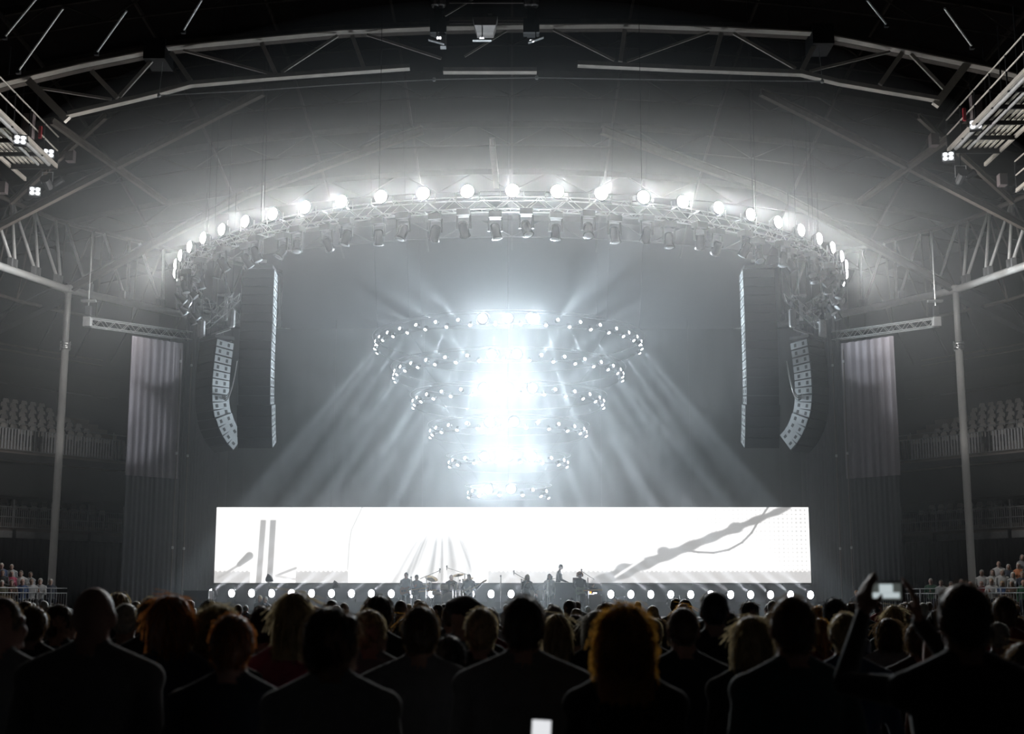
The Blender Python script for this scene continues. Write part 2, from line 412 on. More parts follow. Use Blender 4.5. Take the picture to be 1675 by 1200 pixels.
# ---- catwalks
def catwalk(s, xi, w_, y1, zc, tag_):
    t = thing('catwalk', tag_, 'catwalk', (s * xi, y1, zc)); o = V((s * xi, y1, zc)); xo = xi + w_; y0 = 24.0
    for x in (xi, xo):
        MB().bar(V((s * x, y0, zc)) - o, V((s * x, y1 + (1.6 if x == xo else 0), zc)) - o, .08, .14).build('edge_beam', M_steel, t)
    n = 9
    for i in range(n):
        x = xi + .18 + (w_ - .36) * i / (n - 1)
        MB().bar(V((s * x, y0, zc + .1)) - o, V((s * x, y1 + .5, zc + .1)) - o, .075, .05).build('slat', mat('lit_slat', (.55, .52, .45), .5), t)
    y = y1
    while y > y0:
        MB().bar(V((s * xi, y, zc - .04)) - o, V((s * xo, y, zc - .04)) - o, .09, .14).build('crossbeam', M_dark, t)
        MB().box(V((s * (xi + w_ * .62), y - .75, zc + .16)) - o, (w_ * .42, .8, .02)).build('deck_plate', mat('deck_plate', (.5, .5, .48), .6), t)
        for x in (xi, xo):
            MB().tube(V((s * x, y, zc)) - o, V((s * x, y, zc + 1.15)) - o, .03, 6).build('post', M_dark, t)
        MB().tube(V((s * (xi + w_ * .5), y, zc + .2)) - o, V((s * (xi + w_ * .5), y, zc + 3.5)) - o, .03, 5).build('hanger', M_dark, t)
        y -= 1.5
    for x in (xi, xo):
        for h in (.6, 1.15): MB().tube(V((s * x, y0, zc + h)) - o, V((s * x, y1, zc + h)) - o, .03, 6).build('handrail', M_steel, t)
    MB().bar(V((s * xi, y1, zc + .5)) - o, V((s * xo, y1, zc + .5)) - o, .04, 1.0).build('end_panel', M_dark, t)
    MB().box(V((s * (xi + .25), y1 - 2.4, zc + .7)) - o, (.35, .3, .9)).build('cabinet', mat('catwalk_cabinet', (.16, .13, .13), .6), t)
    MB().box(V((s * (xi - .1), y1 - 2.2, zc + .55)) - o, (.1, .1, .45)).build('extinguisher', mat('red_paint', (.35, .02, .03), .4), t)
    MB().box(V((s * (xi - .3), y1 + .6, zc + .6)) - o, (.3, .35, .45)).build('cabinet', mat('catwalk_cabinet', (.16, .13, .13), .6), t)
    for x, r in ((xi + .12, .07), (xi + w_ * .3, .05)):
        MB().tube(V((s * x, y0, zc - .1)) - o, V((s * x, y1 - .5, zc - .1)) - o, r, 8).build('conduit', M_alu_d, t, True)
catwalk(-1, 17.2, 1.75, 49.0, 18.0, 'slatted steel catwalk high under the roof at the left edge')
catwalk(1, 15.9, 1.9, 47.2, 18.0, 'slatted steel catwalk with handrails high at the right edge')
catwalk(-1, 20.3, 1.6, 50.5, 17.2, 'second slatted catwalk further out at the far left edge')
catwalk(1, 19.2, 1.6, 49.5, 17.2, 'second slatted catwalk further out at the far right edge')
def flood(p, s, lab):
    t = thing('flood_light', lab, 'flood light', p)
    t.rotation_euler = (math.radians(-25), 0, math.radians(-20 * s))
    MB().box((0, .06, 0), (.42, .12, .42)).build('housing', M_dark, t)
    for a in (-1, 1):
        for b in (-1, 1): MB().lathe((a * .1, -.01, b * .1), [(.09, 0), (.085, .03), (.03, .05)], 12, Matrix.Rotation(PI / 2, 3, 'X')).build('cell', M_flood, t)
    MB().box((0, -.005, 0), (.42, .02, .42)).build('glass', mat('flood_glass', (.6, .62, .64), .15), t)
    MB().path([(-.24, .06, 0), (-.24, .06, .3), (.24, .06, .3), (.24, .06, 0)], .02, 5).build('bracket', M_dark, t)
for (x, y, Y), lab in (((33, 229, 45), 'square four-cell flood light on the left catwalk, furthest from the stage'),
                       ((79, 251, 48.5), 'small flood light seen edge-on at the left catwalk end'),
                       ((57, 313, 49.5), 'square four-cell flood light hung under the left catwalk tip')):
    flood(U(x, y, Y), -1, lab)
for (x, y, Y), lab in (((1596, 204, 44.5), 'square four-cell flood light on the right catwalk, furthest from the stage'),
                       ((1551, 256, 46.8), 'square four-cell flood light hung at the right catwalk tip')):
    flood(U(x, y, Y), 1, lab)
for (x, y, Y, s, lab) in ((77, 300, 49.8, -1, 'dark twin spotlights on a yoke below the left catwalk'), (1572, 290, 48, 1, 'dark follow spot on a yoke below the right catwalk')):
    p = U(x, y, Y); t = thing('roof_spotlight', lab, 'spotlight', p)
    MB().lathe((0, 0, 0), [(.12, -.3), (.16, -.2), (.16, .25), (.19, .3)], 10, Matrix.Rotation(1.2, 3, 'X')).build('barrel', M_black, t)
    MB().lathe((.35, .1, .1), [(.1, -.2), (.13, -.15), (.13, .2), (.15, .24)], 10, Matrix.Rotation(1.0, 3, 'Y')).build('barrel', M_dark, t)
    MB().path([(-.2, 0, 0), (-.2, 0, .45), (.2, 0, .45), (.2, 0, 0)], .025, 5).build('yoke', M_alu_d, t)
    MB().tube((0, 0, .45), (0, 0, 1.2), .03, 5).build('hanger', M_dark, t)

# ---- balconies with terraces, rails and rows of seats
def make_seat():
    w = MB(); R = Matrix.Rotation(math.radians(9), 3, 'X')
    w.box((0, -.2, .72), (.34, .05, .2), R); w.box((0, -.215, .84), (.26, .05, .07), R); n1 = len(w.f)       # top of the back, light on its edge put into a pale colour
    w.box((0, -.06, .5), (.36, .07, .3), Matrix.Rotation(math.radians(-14), 3, 'X'))                          # tipped-up seat and body, coloured dark as the unlit part
    w.box((0, -.18, .5), (.36, .04, .3), R); w.box((-.2, -.12, .3), (.03, .26, .6)); w.box((.2, -.12, .3), (.03, .26, .6))
    me = w.mesh('stadium_seat'); me.materials.append(M_seat); me.materials.append(M_seat_d)
    for i, f in enumerate(me.polygons): f.material_index = 0 if i < n1 else 1
    return me
SEAT = make_seat()
def seat(p, yaw, label, group):
    return tag(obj('stadium_seat', SEAT, None, None, p, (0, 0, yaw)), label, 'seat', group)
def balcony(s, z, rows, t0, t1, rise, run, off, tier, slat_m, panels):
    L = SIDE[s]
    b = thing('balcony', '%s balcony terrace on the %s with stepped concrete rows' % (tier, L), 'balcony', bowl(0, off, 0, s))
    o = bowl(0, off, 0, s)
    for r in range(rows + 1):
        p, q = bowl(t0, off + .5 + r * run, 0, s), bowl(t1, off + .5 + r * run, 0, s)
        zz = z + r * rise; h = .5 + .0 * r
        MB().bar(V((p.x, p.y, zz - h / 2)) - o, V((q.x, q.y, zz - h / 2)) - o, run, h).build('step', M_conc, b)
    p, q = bowl(t0, off - .05, z - .28, s), bowl(t1, off - .05, z - .28, s)
    MB().bar(p - o, q - o, .12, .3).build('edge_beam', M_alu_d if tier == 'lower' else M_dark, b)
    if tier == 'lower':
        k = t0
        while k < t1:
            MB().box(bowl(k, off - .14, z - .3, s) - o, (.12, .12, .5)).build('bracket', M_dark, b); k += 2.0
    p, q = bowl(t0, off + .3, z - 1.2, s), bowl(t1, off + .3, z - 1.2, s)
    MB().bar(p - o, q - o, .2, 1.6).build('soffit_panel', M_black, b)
    # rail
    ra = thing('railing', 'slatted metal railing along the front of the %s %s balcony' % (L, tier), 'railing', bowl(0, off, z, s)); ro = bowl(0, off, z, s)
    H = 1.0 if tier == 'upper' else .95
    for h in ((H, .5, .05) if tier == 'lower' else (H + .25, H, .05)):
        MB().tube(bowl(t0, off, z + h, s) - ro, bowl(t1, off, z + h, s) - ro, .025, 6).build('rail', M_alu_d, ra)
    n = int((t1 - t0) / (.16 if tier == 'upper' else .11)); w = MB(); w2 = MB()
    for i in range(n):
        t = t0 + (t1 - t0) * i / n
        tgt = w
        if tier == 'upper' and (-.0 < (t - 1.5) % 4.6 < .55): tgt = w2
        tgt.bar(bowl(t, off, z + .05, s) - ro, bowl(t, off, z + H, s) - ro, .07 if tier == 'upper' else .025, .03)
    sl = w.build('slats', slat_m, ra); sl['kind'] = 'stuff'
    if w2.v: w2.build('gate_bars', M_dark, ra)['kind'] = 'stuff'
    k = t0
    while k <= t1:
        MB().tube(bowl(k, off, z, s) - ro, bowl(k, off, z + H + .35, s) - ro, .03, 6).build('post', M_alu_d, ra); k += 1.45 if tier == 'upper' else 2.0
    return b
for s in (-1, 1):
    L = SIDE[s]
    balcony(s, 8.5, 9, -7, 10, .33, .8, 0, 'upper', M_slat, True)
    balcony(s, 5.05, 3, -7, 10, .3, .8, .2, 'lower', M_alu_d, False)
    yaw = math.atan2(-BN.y, -BN.x) - PI / 2 if s == -1 else math.atan2(-BN.y, BN.x) - PI / 2
    n = 0
    for r in range(8):
        for i in range(15):
            t = -.6 + i * .53 + (r % 2) * .1 + (.42 * max(0, 6 - r) if i == -1 else 0)
            if t < 2.3 - .38 * r - .3 and r < 7: continue
            p = bowl(t, 1.35 + r * .8, 8.5 + (r + 1) * .33 - .33 * 0, s)
            seat(p, yaw, 'empty grey seat, %s upper balcony, %s row from the railing, %s from the drape' % (L, ORD[r], ORD[14 - i]), 'empty seats, %s upper balcony, %s row' % (L, ORD[r])); n += 1
    for r in range(2):
        for i in range(14):
            p = bowl(-.2 + i * .55, 1.55 + r * .8, 5.05 + (r + 1) * .3, s)
            seat(p, yaw, 'empty grey seat, %s lower balcony, %s row from the railing, %s from the drape' % (L, ORD[r], ORD[13 - i]), 'empty seats, %s lower balcony, %s row' % (L, ORD[r]))

# ---- drapes
def pleats(p0, p1, z0, z1, n, amp, m, name, label, seg=6, jitter=.35, hem=None, rr=3):
    rnd = random.Random(rr); p0, p1 = V(p0), V(p1); d = p1 - p0; L = d.length; d.normalize(); nn = V((d.y, -d.x, 0))
    cols = n * seg + 1; rows = 7; w = MB(); ph = []; a = 0
    for i in range(cols):
        a += 2 * PI / seg * (1 + rnd.uniform(-jitter, jitter)); ph.append((a, amp * rnd.uniform(.5, 1.2)))
    for side in (0, .03):
        for j in range(rows + 1):
            v = j / rows
            for i in range(cols):
                A = ph[i][1] * (1 - .35 * v) * math.sin(ph[i][0])
                p = p0 + d * (L * i / (cols - 1)) + nn * (A + side); w.v.append((p.x, p.y, z0 + (z1 - z0) * v))
    half = cols * (rows + 1)
    for j in range(rows):
        for i in range(cols - 1):
            q = j * cols + i; w.f.append((q, q + 1, q + cols + 1, q + cols)); w.f.append((q + half, q + half + cols, q + half + cols + 1, q + half + 1))
    c = V((p0.x, p0.y, z0)); w.v = [tuple(V(v) - c) for v in w.v]
    o = w.build(name, m, None, True); o.location = c
    return tag(o, label, 'curtain')
for s in (-1, 1):
    L = SIDE[s]
    A, B = MX(U(215, 545, 56.2), s), MX(U(300, 555, 58.0), s)
    zt = A.z - .1
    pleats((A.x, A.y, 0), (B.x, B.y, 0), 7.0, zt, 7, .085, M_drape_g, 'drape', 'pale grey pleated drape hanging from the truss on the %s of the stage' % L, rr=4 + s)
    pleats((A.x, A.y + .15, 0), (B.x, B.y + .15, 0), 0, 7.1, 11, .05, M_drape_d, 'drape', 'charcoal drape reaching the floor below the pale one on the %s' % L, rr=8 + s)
    pleats((B.x, B.y + .3, 0), (s * 13.3, 61.2, 0), 1.25, 14.2, 12, .12, M_drape_d, 'drape', 'dark masking drape between the grey drape and the video screen on the %s' % L, rr=12 + s)
    a, b = bowl(-9, .0, 0, s), bowl(11, .0, 0, s)
    pleats((a.x, a.y, 0), (b.x, b.y, 0), 0, 4.6, 60, .09, M_drape_b, 'drape', 'black pleated curtain below the %s lower balcony' % L, rr=20 + s)
    # truss that carries the drape, its hoist and chain
    P, Q = MX(Uz(143, 533, 13.15), s), MX(Uz(312, 556, 13.15), s)
    t = thing('drape_truss', 'aluminium lattice truss holding the grey drape on the %s' % L, 'truss', P)
    d = (Q - P).normalized(); n_ = V((-d.y, d.x, 0)); w = MB(); ln = (Q - P).length
    for a in (-.15, .15):
        for h in (0, .34): MB().tube(n_ * a + V((0, 0, h)), Q - P + n_ * a + V((0, 0, h)), .025, 6).build('chord', M_alu, t)
    k = 0; st = .3
    while k * st < ln - st:
        for a in (-.15, .15):
            z0, z1 = ((0, .34) if k % 2 else (.34, 0)); w.tube(d * (k * st) + n_ * a + V((0, 0, z0)), d * ((k + 1) * st) + n_ * a + V((0, 0, z1)), .014, 4)
        k += 1
    w.build('lacing', M_alu, t)['kind'] = 'stuff'
    MB().box((0, 0, .17), (.3, .34, .4)).build('end_block', M_alu_d, t)
    h = thing('chain_hoist', 'chain hoist and beam clamp above the outer end of the %s drape truss' % L, 'hoist', P + V((0, 0, .45)))
    MB().box((0, 0, .2), (.22, .22, .4)).build('motor', M_dark, h); MB().box((0, 0, .62), (.62, .2, .09)).build('spreader', M_alu, h)
    MB().tube((0, 0, .4), (0, 0, 3.4), .02, 5).build('chain', M_alu_d, h)
    for x, Yp in ((298, 58.0), (316, 59.0)):
        q = MX(U(x, 600, Yp), s)
        pp = thing('stage_pole', ('slim vertical pole at the inner edge of the %s grey drape' if x == 298 else 'second slim pole beside the dark masking drape on the %s') % L, 'pole', (q.x, q.y - .35, 0))
        MB().lathe((0, 0, 0), [(.2, 0), (.2, .03), (.03, .04), (.03, 12.6)], 8).build('tube', M_steel_d, pp)
        for z in (4, 8, 12): MB().lathe((0, 0, z), [(.035, 0), (.05, .02), (.05, .1), (.035, .12)], 8).build('coupler', M_alu_d, pp)
pleats((-13.2, 62.6, 0), (13.4, 62.6, 0), 0, 14.5, 40, .02, M_drape_b, 'drape', 'wide black backdrop curtain hanging behind the video screen', rr=33)

# ================================================================== haze of the smoke machines, thickest round the stage
for i, (c, r, dens) in enumerate(HAZE):
    hz = bpy.data.materials.new('stage_haze'); hz.use_nodes = True; hn = hz.node_tree; hn.nodes.remove(hn.nodes['Principled BSDF'])
    vs = hn.nodes.new('ShaderNodeVolumeScatter'); vs.inputs['Color'].default_value = (.93, .97, 1, 1); vs.inputs['Density'].default_value = dens; vs.inputs['Anisotropy'].default_value = HAZE_G
    hn.links.new(vs.outputs[0], hn.nodes['Material Output'].inputs['Volume'])
    o = MB().ell((0, 0, 0), r, 48, 24).build('haze', hz, None, True); o.location = c
    tag(o, 'pale stage haze hanging round the lamps and the stage', None, None, 'stuff')

# ================================================================== halo truss with blinders and moving heads
HC, HR, HZ = V((-.05, 56.0, 0)), 13.85, 14.9
def hp(deg, r, z): a = math.radians(deg); return V((HC.x + r * math.sin(a), HC.y - r * math.cos(a), z))
halo = thing('halo_truss', 'big curved aluminium lighting truss arching over the stage', 'truss', (HC.x, HC.y, HZ))
HO = V((HC.x, HC.y, HZ))
angs = [-100 + 200 * i / 100 for i in range(101)]
for r in (HR - .62, HR - .22):
    for z in (HZ - .52, HZ - .12):
        MB().path([hp(a, r, z) - HO for a in angs], .03, 6).build('chord', M_alu, halo, True)
w = MB()
for i in range(len(angs) - 1):
    a, b = angs[i], angs[i + 1]; u = i % 2
    for r in (HR - .62, HR - .22): w.tube(hp(a, r, HZ - .12 - .4 * u) - HO, hp(b, r, HZ - .52 + .4 * u) - HO, .014, 4)
    w.tube(hp(a, HR - .62 + .4 * u, HZ - .52) - HO, hp(b, HR - .22 - .4 * u, HZ - .52) - HO, .014, 4)
    if i % 2 == 0:
        for z in (HZ - .52, HZ - .12): w.tube(hp(a, HR - .62, z) - HO, hp(a, HR - .22, z) - HO, .014, 4)
w.build('lacing', M_alu, halo)['kind'] = 'stuff'
for a in range(-95, 96, 38):
    MB().tube(hp(a, HR - .42, HZ - .1) - HO, hp(a, HR - .42, HZ + 7) - HO, .008, 4).build('suspension_wire', M_dark, halo)

# blinder
Rx = Matrix.Rotation(PI / 2, 3, 'X')
bl_house = MB().lathe((0, .0, 0), [(.1, -.3), (.16, -.26), (.23, -.08), (.245, 0), (.215, 0)], 18, Rx).mesh('housing', True); bl_house.materials.append(M_dark)
bl_lens = MB().lathe((0, 0, 0), [(.215, -.02), (.21, .02), (.17, .06), (.09, .08), (.03, .085)], 18, Rx).mesh('lens', True); bl_lens.materials.append(M_lens)
bl_yoke = MB().path([(-.38, .1, 0), (-.38, .1, -.3), (.38, .1, -.3), (.38, .1, 0)], .025, 5).mesh('yoke'); bl_yoke.materials.append(M_alu_d)
NB = 29
for i in range(NB):
    a = -84.5 + 169.5 * i / (NB - 1)
    t = thing('blinder_lamp', 'dazzling white round lamp on the halo truss, ' + ordinal(i, NB), 'stage lamp', hp(a, HR, HZ), math.radians(a), 'white lamps along the halo truss')
    obj('housing', bl_house, None, t); obj('lens', bl_lens, None, t); obj('yoke', bl_yoke, None, t)
    spot(t, (0, -.3, 0), (0, -1, -.3), HALO_W, 140, .8, .16, (1, .985, .96))
# moving heads hung below, unlit
mh_base = MB().box((0, 0, -.1), (.42, .36, .2)).mesh('base'); mh_base.materials.append(mat('satin_black', (.04, .04, .042), .3, .3))
mh_yoke = MB().path([(-.21, 0, -.64), (-.21, 0, -.19), (.21, 0, -.19), (.21, 0, -.64)], .045, 6)
mh_yoke = mh_yoke.mesh('yoke'); mh_yoke.materials.append(mat('satin_black', (.04, .04, .042), .3, .3))
mh_head = MB().lathe((0, 0, 0), [(.1, .22), (.15, .18), (.17, 0), (.16, -.2), (.19, -.3), (.16, -.3)], 14).mesh('head', True); mh_head.materials.append(mat('glossy_black', (.02, .02, .022), .18, .2))
mh_lens = MB().lathe((0, 0, -.29), [(.16, 0), (.13, -.03), (.05, -.05)], 14).mesh('lens', True); mh_lens.materials.append(M_off)
NM = 44; rnd = random.Random(5)
for i in range(NM):
    a = -92 + 184 * i / (NM - 1); row = i % 2
    t = thing('moving_head_light', 'unlit moving-head spotlight hanging under the halo truss, ' + ordinal(i, NM), 'stage lamp', hp(a, HR - .22 - .35 * row, HZ - .56), math.radians(a), 'moving-head lights under the halo truss')
    obj('base', mh_base, None, t); obj('yoke', mh_yoke, None, t)
    h = obj('head', mh_head, None, t, (0, 0, -.6), (rnd.uniform(-.5, .9), 0, 0)); obj('lens', mh_lens, None, h)
    h.rotation_euler[1] = rnd.uniform(-.3, .3)

# ================================================================== tiered ring chandelier
RC = V((-.15, 55.0, 0))
rings = [(5.5, 12.25, 36), (4.72, 11.02, 31), (3.92, 9.87, 26), (3.2, 8.65, 21), (2.42, 7.4, 16), (1.64, 6.18, 11)]
rl_out = MB().lathe((0, 0, 0), [(.05, -.16), (.085, -.14), (.085, .0), (.06, 0)], 10, Rx).mesh('lamp'); rl_out.materials.append(M_dark)
rl_lens = MB().lathe((0, 0, 0), [(.06, -.01), (.055, .015), (.02, .03)], 10, Rx).mesh('lens', True); rl_lens.materials.append(M_lens_c)
TIER = ['topmost and widest', 'second from top', 'third from top', 'fourth from top', 'fifth from top', 'lowest and smallest']
for ri, (R_, z, n) in enumerate(rings):
    t = thing('light_ring', TIER[ri] + ' ring of the tiered ring of beam lamps above the stage', 'light ring', (RC.x, RC.y, z), group='tiers of the hanging ring light')
    circ = [2 * PI * k / 64 for k in range(64)]
    for r, h in ((R_ + .12, .28), (R_ - .1, .22), (R_ - .1, -.2)):
        MB().path([V((r * math.sin(a), -r * math.cos(a), h)) for a in circ], .013, 5, closed=True).build('hoop', mat('ring_hoop', (.12, .11, .11), .4, .5), t, True)
    for k in range(8):
        a = 2 * PI * k / 8; MB().tube(((R_ - .1) * math.sin(a), -(R_ - .1) * math.cos(a), .25), ((rings[ri-1][0] - .1 if ri else R_ + .6) * math.sin(a), -(rings[ri-1][0] - .1 if ri else R_ + .6) * math.cos(a), rings[ri-1][1] - .2 - z if ri else 12), .006, 4).build('suspension_wire', M_dark, t)
    for k in range(n):
        for lo in (0, 1):
            ad = 360.0 * (k + .5 * lo) / n + (4 if ri % 2 else 0); ad = (ad + 180) % 360 - 180
            if abs(ad) > 97: continue
            cen = abs(ad) < (14 if ri < 4 else 30); a = math.radians(ad); el = math.radians(-52) if lo else math.radians(-9 if cen else 12)
            lp = obj('lamp', rl_out, None, t, (R_ * math.sin(a), -R_ * math.cos(a), -.24 * lo), (0, 0, 0))
            lp.rotation_euler = (Matrix.Rotation(a, 3, 'Z') @ Matrix.Rotation(-el, 3, 'X')).to_euler()
            obj('lens', rl_lens, None, lp)
            if cen and not lo: lp.scale = (3.0, 3.0, 3.0); lp['label'] = 'ring lamp facing the audience, enlarged to imitate its glare'
            if lo: spot(lp, (0, -.07, 0), (0, -1, 0), RING_DOWN_W * (1 if ri < 3 else .5), 4.8, .5, .04, (.8, .92, 1))
            elif cen: spot(lp, (0, -.1, 0), (0, -1, 0), RING_SPILL_W, 170, .6, .06, (.8, .92, 1))   # lamps scaled up to imitate glare; wide spill added to brighten the haze
            else: spot(lp, (0, -.07, 0), (0, -1, 0), RING_OUT_W, 16, .7, .04, (.8, .92, 1))

# ================================================================== line arrays
def line_array(name, label, c, yaw, n, n2, w_, d_, hh, tilt0, tiltn, mside, isd):
    """c = top of the front; yaw turns the front (-Y) about Z; cabinets follow a J curve"""
    t = thing(name, label, 'line array', c, yaw)
    y, z, ang = 0.0, 0.0, tilt0
    for i in range(n + n2):
        big = i >= n; hgt = hh * (1.18 if big else 1); wid = w_ * (1.08 if big else 1)
        ang = tilt0 + (tiltn - tilt0) * ((i / (n + n2 - 1)) ** 2.6)
        R = Matrix.Rotation(ang, 3, 'X')
        mid = V((0, y, z)) + R @ V((0, d_ / 2, -hgt / 2))
        cab = obj('speaker_cabinet', None, None, t)
        bpy.data.objects.remove(cab)
        wb = MB()
        s_ = .04
        vs = [(-wid/2, -d_/2, hgt/2), (wid/2, -d_/2, hgt/2), (wid/2, -d_/2, -hgt/2+.01), (-wid/2, -d_/2, -hgt/2+.01), (-wid/2, d_/2, hgt/2 - s_), (wid/2, d_/2, hgt/2 - s_), (wid/2, d_/2, -hgt/2 + s_), (-wid/2, d_/2, -hgt/2 + s_)]
        wb.add([V(p) for p in vs], [(0,1,2,3),(5,4,7,6),(4,0,3,7),(1,5,6,2),(4,5,1,0),(3,2,6,7)])
        cab = wb.build('speaker_cabinet', M_black, t); cab.location = mid; cab.rotation_euler = R.to_euler()
        MB().box((0, -d_/2 - .012, 0), (wid - .05, .02, hgt - .05)).build('grille', M_grille, cab)
        sx = isd
        MB().box((sx * (wid/2 + .004), 0, 0), (.012, d_ - .05, hgt - .06)).build('lit_side_panel', mside, cab)  # inner flank only: stage light on it put into a paler panel colour
        for yy in (-.17, .15): MB().box((sx * (wid/2 + .012), yy * d_ / .7, 0), (.01, .1, .13)).build('handle', M_black, cab)
        step = R @ V((0, 0, -hgt)); y += step.y; z += step.z
    MB().box((0, d_/2, .1), (w_ * .9, d_ * 1.1, .12)).build('bumper_frame', M_dark, t)
    for e in (-.3, .3): MB().tube((0, d_/2 + e, .1), (0, d_/2 + e, 15.5), .012, 4).build('chain', M_dark, t)
    return t
IN_TOP = 13.75
for s in (-1, 1):
    L = SIDE[s]
    xi = 9.25 if s == -1 else 9.0
    line_array('line_array', 'tall straight line array of speakers hung nearest the screen on the %s' % L, (s * (xi + .0), 48.0, IN_TOP), 0, 15, 4, 1.15, .78, .335, math.radians(-4), math.radians(22), M_lit_side, -s)
    tp = MX(U(341, 556, 50), s)
    line_array('line_array', 'curved J-shaped line array of speakers firing outwards on the %s' % L, tp, s * math.radians(44), 10, 4, 1.1, .78, .305, math.radians(-6), math.radians(52), M_lit_side, -s)
    # hoist frames, motors and little truss above the arrays
    q = tp + V((0, .3, .35))
    fr = thing('rigging_bracket', 'bare metal bracket with chain motor above the %s curved array' % L, 'rigging', q)
    MB().bar((0, 0, -.1), (-.75 * -s * -1, 0, .15), .08, .08).build('arm', M_alu_d, fr)
    for e, h in ((-.78, 1.1), (.35, .25)):
        x = e * -s * -1
        MB().lathe((x, 0, h * .5), [(.1, -.35), (.14, -.3), (.14, .3), (.08, .36)], 8).build('motor', M_alu, fr)
        MB().tube((x, 0, h * .5 + .3), (x, 0, 5.5), .01, 4).build('chain', M_dark, fr)
    q2 = MX(U(368, 483, 51), s); b = thing('spreader_bar', 'short bright spreader bar on wires above the %s curved array' % L, 'rigging', q2)
    MB().box((0, 0, 0), (.55, .2, .1)).build('bar', M_alu, b); MB().tube((0, 0, 0), (0, 0, 3), .015, 5).build('wire', M_alu_d, b); MB().bar((0.05, 0, -.05), (.05, 0, -1.0), .14, .06).build('strap', M_alu_d, b)
    P, Q = MX(U(335, 532, 51.5), s), MX(U(388, 484, 49.5), s)
    t = thing('truss_stick', 'small diagonal lattice truss above the %s curved array' % L, 'truss', P); d = (Q - P); up = V((0, 0, 1)); sd = d.cross(up).normalized(); u = sd.cross(d).normalized()
    for a, h in ((-.13, -.13), (.13, -.13), (-.13, .13), (.13, .13)): MB().tube(sd * a + u * h, d + sd * a + u * h, .02, 5).build('chord', M_alu_d, t)
    w = MB()
    for k in range(9):
        f0, f1 = k / 9, (k + 1) / 9; e = .13 if k % 2 else -.13
        for a in (-.13, .13): w.tube(d * f0 + sd * a + u * e, d * f1 + sd * a - u * e, .012, 4)
        w.tube(d * f0 + sd * .13 + u * e, d * f0 - sd * .13 + u * e, .012, 4)
    w.build('lacing', M_alu_d, t)['kind'] = 'stuff'
    # drooping multicore cables
    A, B = MX(U(388, 590, 49.5), s), MX(U(358, 630, 50), s)
    cb = thing('cable_loop', 'drooping bundle of speaker cables beside the %s curved array' % L, 'cable', A)
    for k in range(3):
        pts = []
        for i in range(13):
            f = i / 12; p = A.lerp(B, f) + V((0, 0, -(.95 + .1 * k) * (4 * f * (1 - f)) * (1.0 - .25 * f)))
            pts.append(p - A)
        MB().path(pts, .02, 5).build('cable', M_alu_d, cb)
    # winch line and clamp over the straight array
    q3 = V((s * xi, 48.4, IN_TOP + .3)); b = thing('rigging_hook', 'small hook on a wire above the %s straight array' % L, 'rigging', q3)
    MB().tube((0, 0, 0), (0, 0, 3), .015, 5).build('wire', M_alu_d, b); MB().box((0, 0, .1), (.4, .12, .1)).build('clamp', M_alu, b)

# ================================================================== stage, screen, floor lamps
DECK = 1.2
st = thing('stage', 'long black stage deck across the hall with dark skirt', 'stage', (0, 51.5, 0))
MB().box((0, 5, DECK - .06), (27.2, 11, .12)).build('deck', mat('stage_deck', (.03, .03, .032), .35), st)
for i in range(16):
    MB().box((-12.75 + i * 1.7, -.46, (DECK - .12) / 2), (1.68, .06, DECK - .12)).build('skirt_panel', M_drape_b, st)
MB().box((0, 7.2, DECK + .3), (26.9, .9, .6)).build('lamp_shelf', M_black, st)
MB().box((0, 8.2, DECK + .66), (26.5, .2, 1.3)).build('back_panel', mat('riser_face', (.05, .055, .06), .6), st)

# video screen: LED picture painted into a colour attribute (only emits, as a screen does)
SX0, SX1, SZ0, SZ1, SY = -13.05, 13.1, 2.62, 5.92, 60.0
nu, nv = 900, 114
gx, gz = np.meshgrid((np.arange(nu) + .5) / nu, (np.arange(nv) + .5) / nv)      # gz: 0 top .. 1 bottom
X = 354 + gx * 968; Y_ = 830 + gz * 124
img = np.ones((nv, nu))
def soft(d, w): return np.clip(.5 - d / w, 0, 1)
def seg(x0, y0, x1, y1):
    t = np.clip(((X - x0) * (x1 - x0) + (Y_ - y0) * (y1 - y0)) / ((x1 - x0) ** 2 + (y1 - y0) ** 2), 0, 1)
    return np.hypot(X - x0 - t * (x1 - x0), Y_ - y0 - t * (y1 - y0)), t
def dark(a, val):
    global img
    img = img * (1 - a) + val * a
rs = np.random.RandomState(3)
dots = (np.sin(X * 2 * PI / 7.3) > .45) & (np.sin(Y_ * 2 * PI / 7.0) > .3)
amp = np.clip((X - 640) / 500, .0, 1) * .16 * np.clip(1.25 - (Y_ - 830) / 140, .35, 1) + .05 * np.exp(-((X - 480) / 45) ** 2) * (Y_ < 872) + .12 * np.clip((X - 1240) / 80, 0, 1)
img = img - dots * amp * (Y_ < 934)
band = soft(935 + 1.2 * np.sin(X * 2 * PI / 7.3) - Y_, 2.5)
inb = ((X < 412) | ((X > 486) & (X < 571)) | (X > 798)).astype(float)
dark(band * inb, .68 + .02 * rs.rand(nv, nu))
dark(soft(np.abs(X - (431 - (Y_ - 851) * .045)) - 4.6, 2) * soft(851 - Y_, 2), .56)
dark(soft(np.abs(X - (447 - (Y_ - 851) * .03)) - 4.8, 2) * soft(851 - Y_, 2), .52)
d, t_ = seg(360, 946, 398, 922); dark(soft(d - 2.0, 2), .62)
d, t_ = seg(394, 924, 410, 910); dark(soft(d - 4 - 2.5 * t_, 2.5), .5)
d, t_ = seg(486, 930, 455, 942); dark(soft(d - 2, 3), .6)
d, t_ = seg(455, 943, 485, 948); dark(soft(d - 2, 3), .72)
cx = [(592, 830), (583, 850), (575, 868), (572, 890), (571, 915), (570, 932)]
for a, b in zip(cx, cx[1:]):
    d, t_ = seg(*a, *b); dark(soft(d - .9, 1.6), .62)
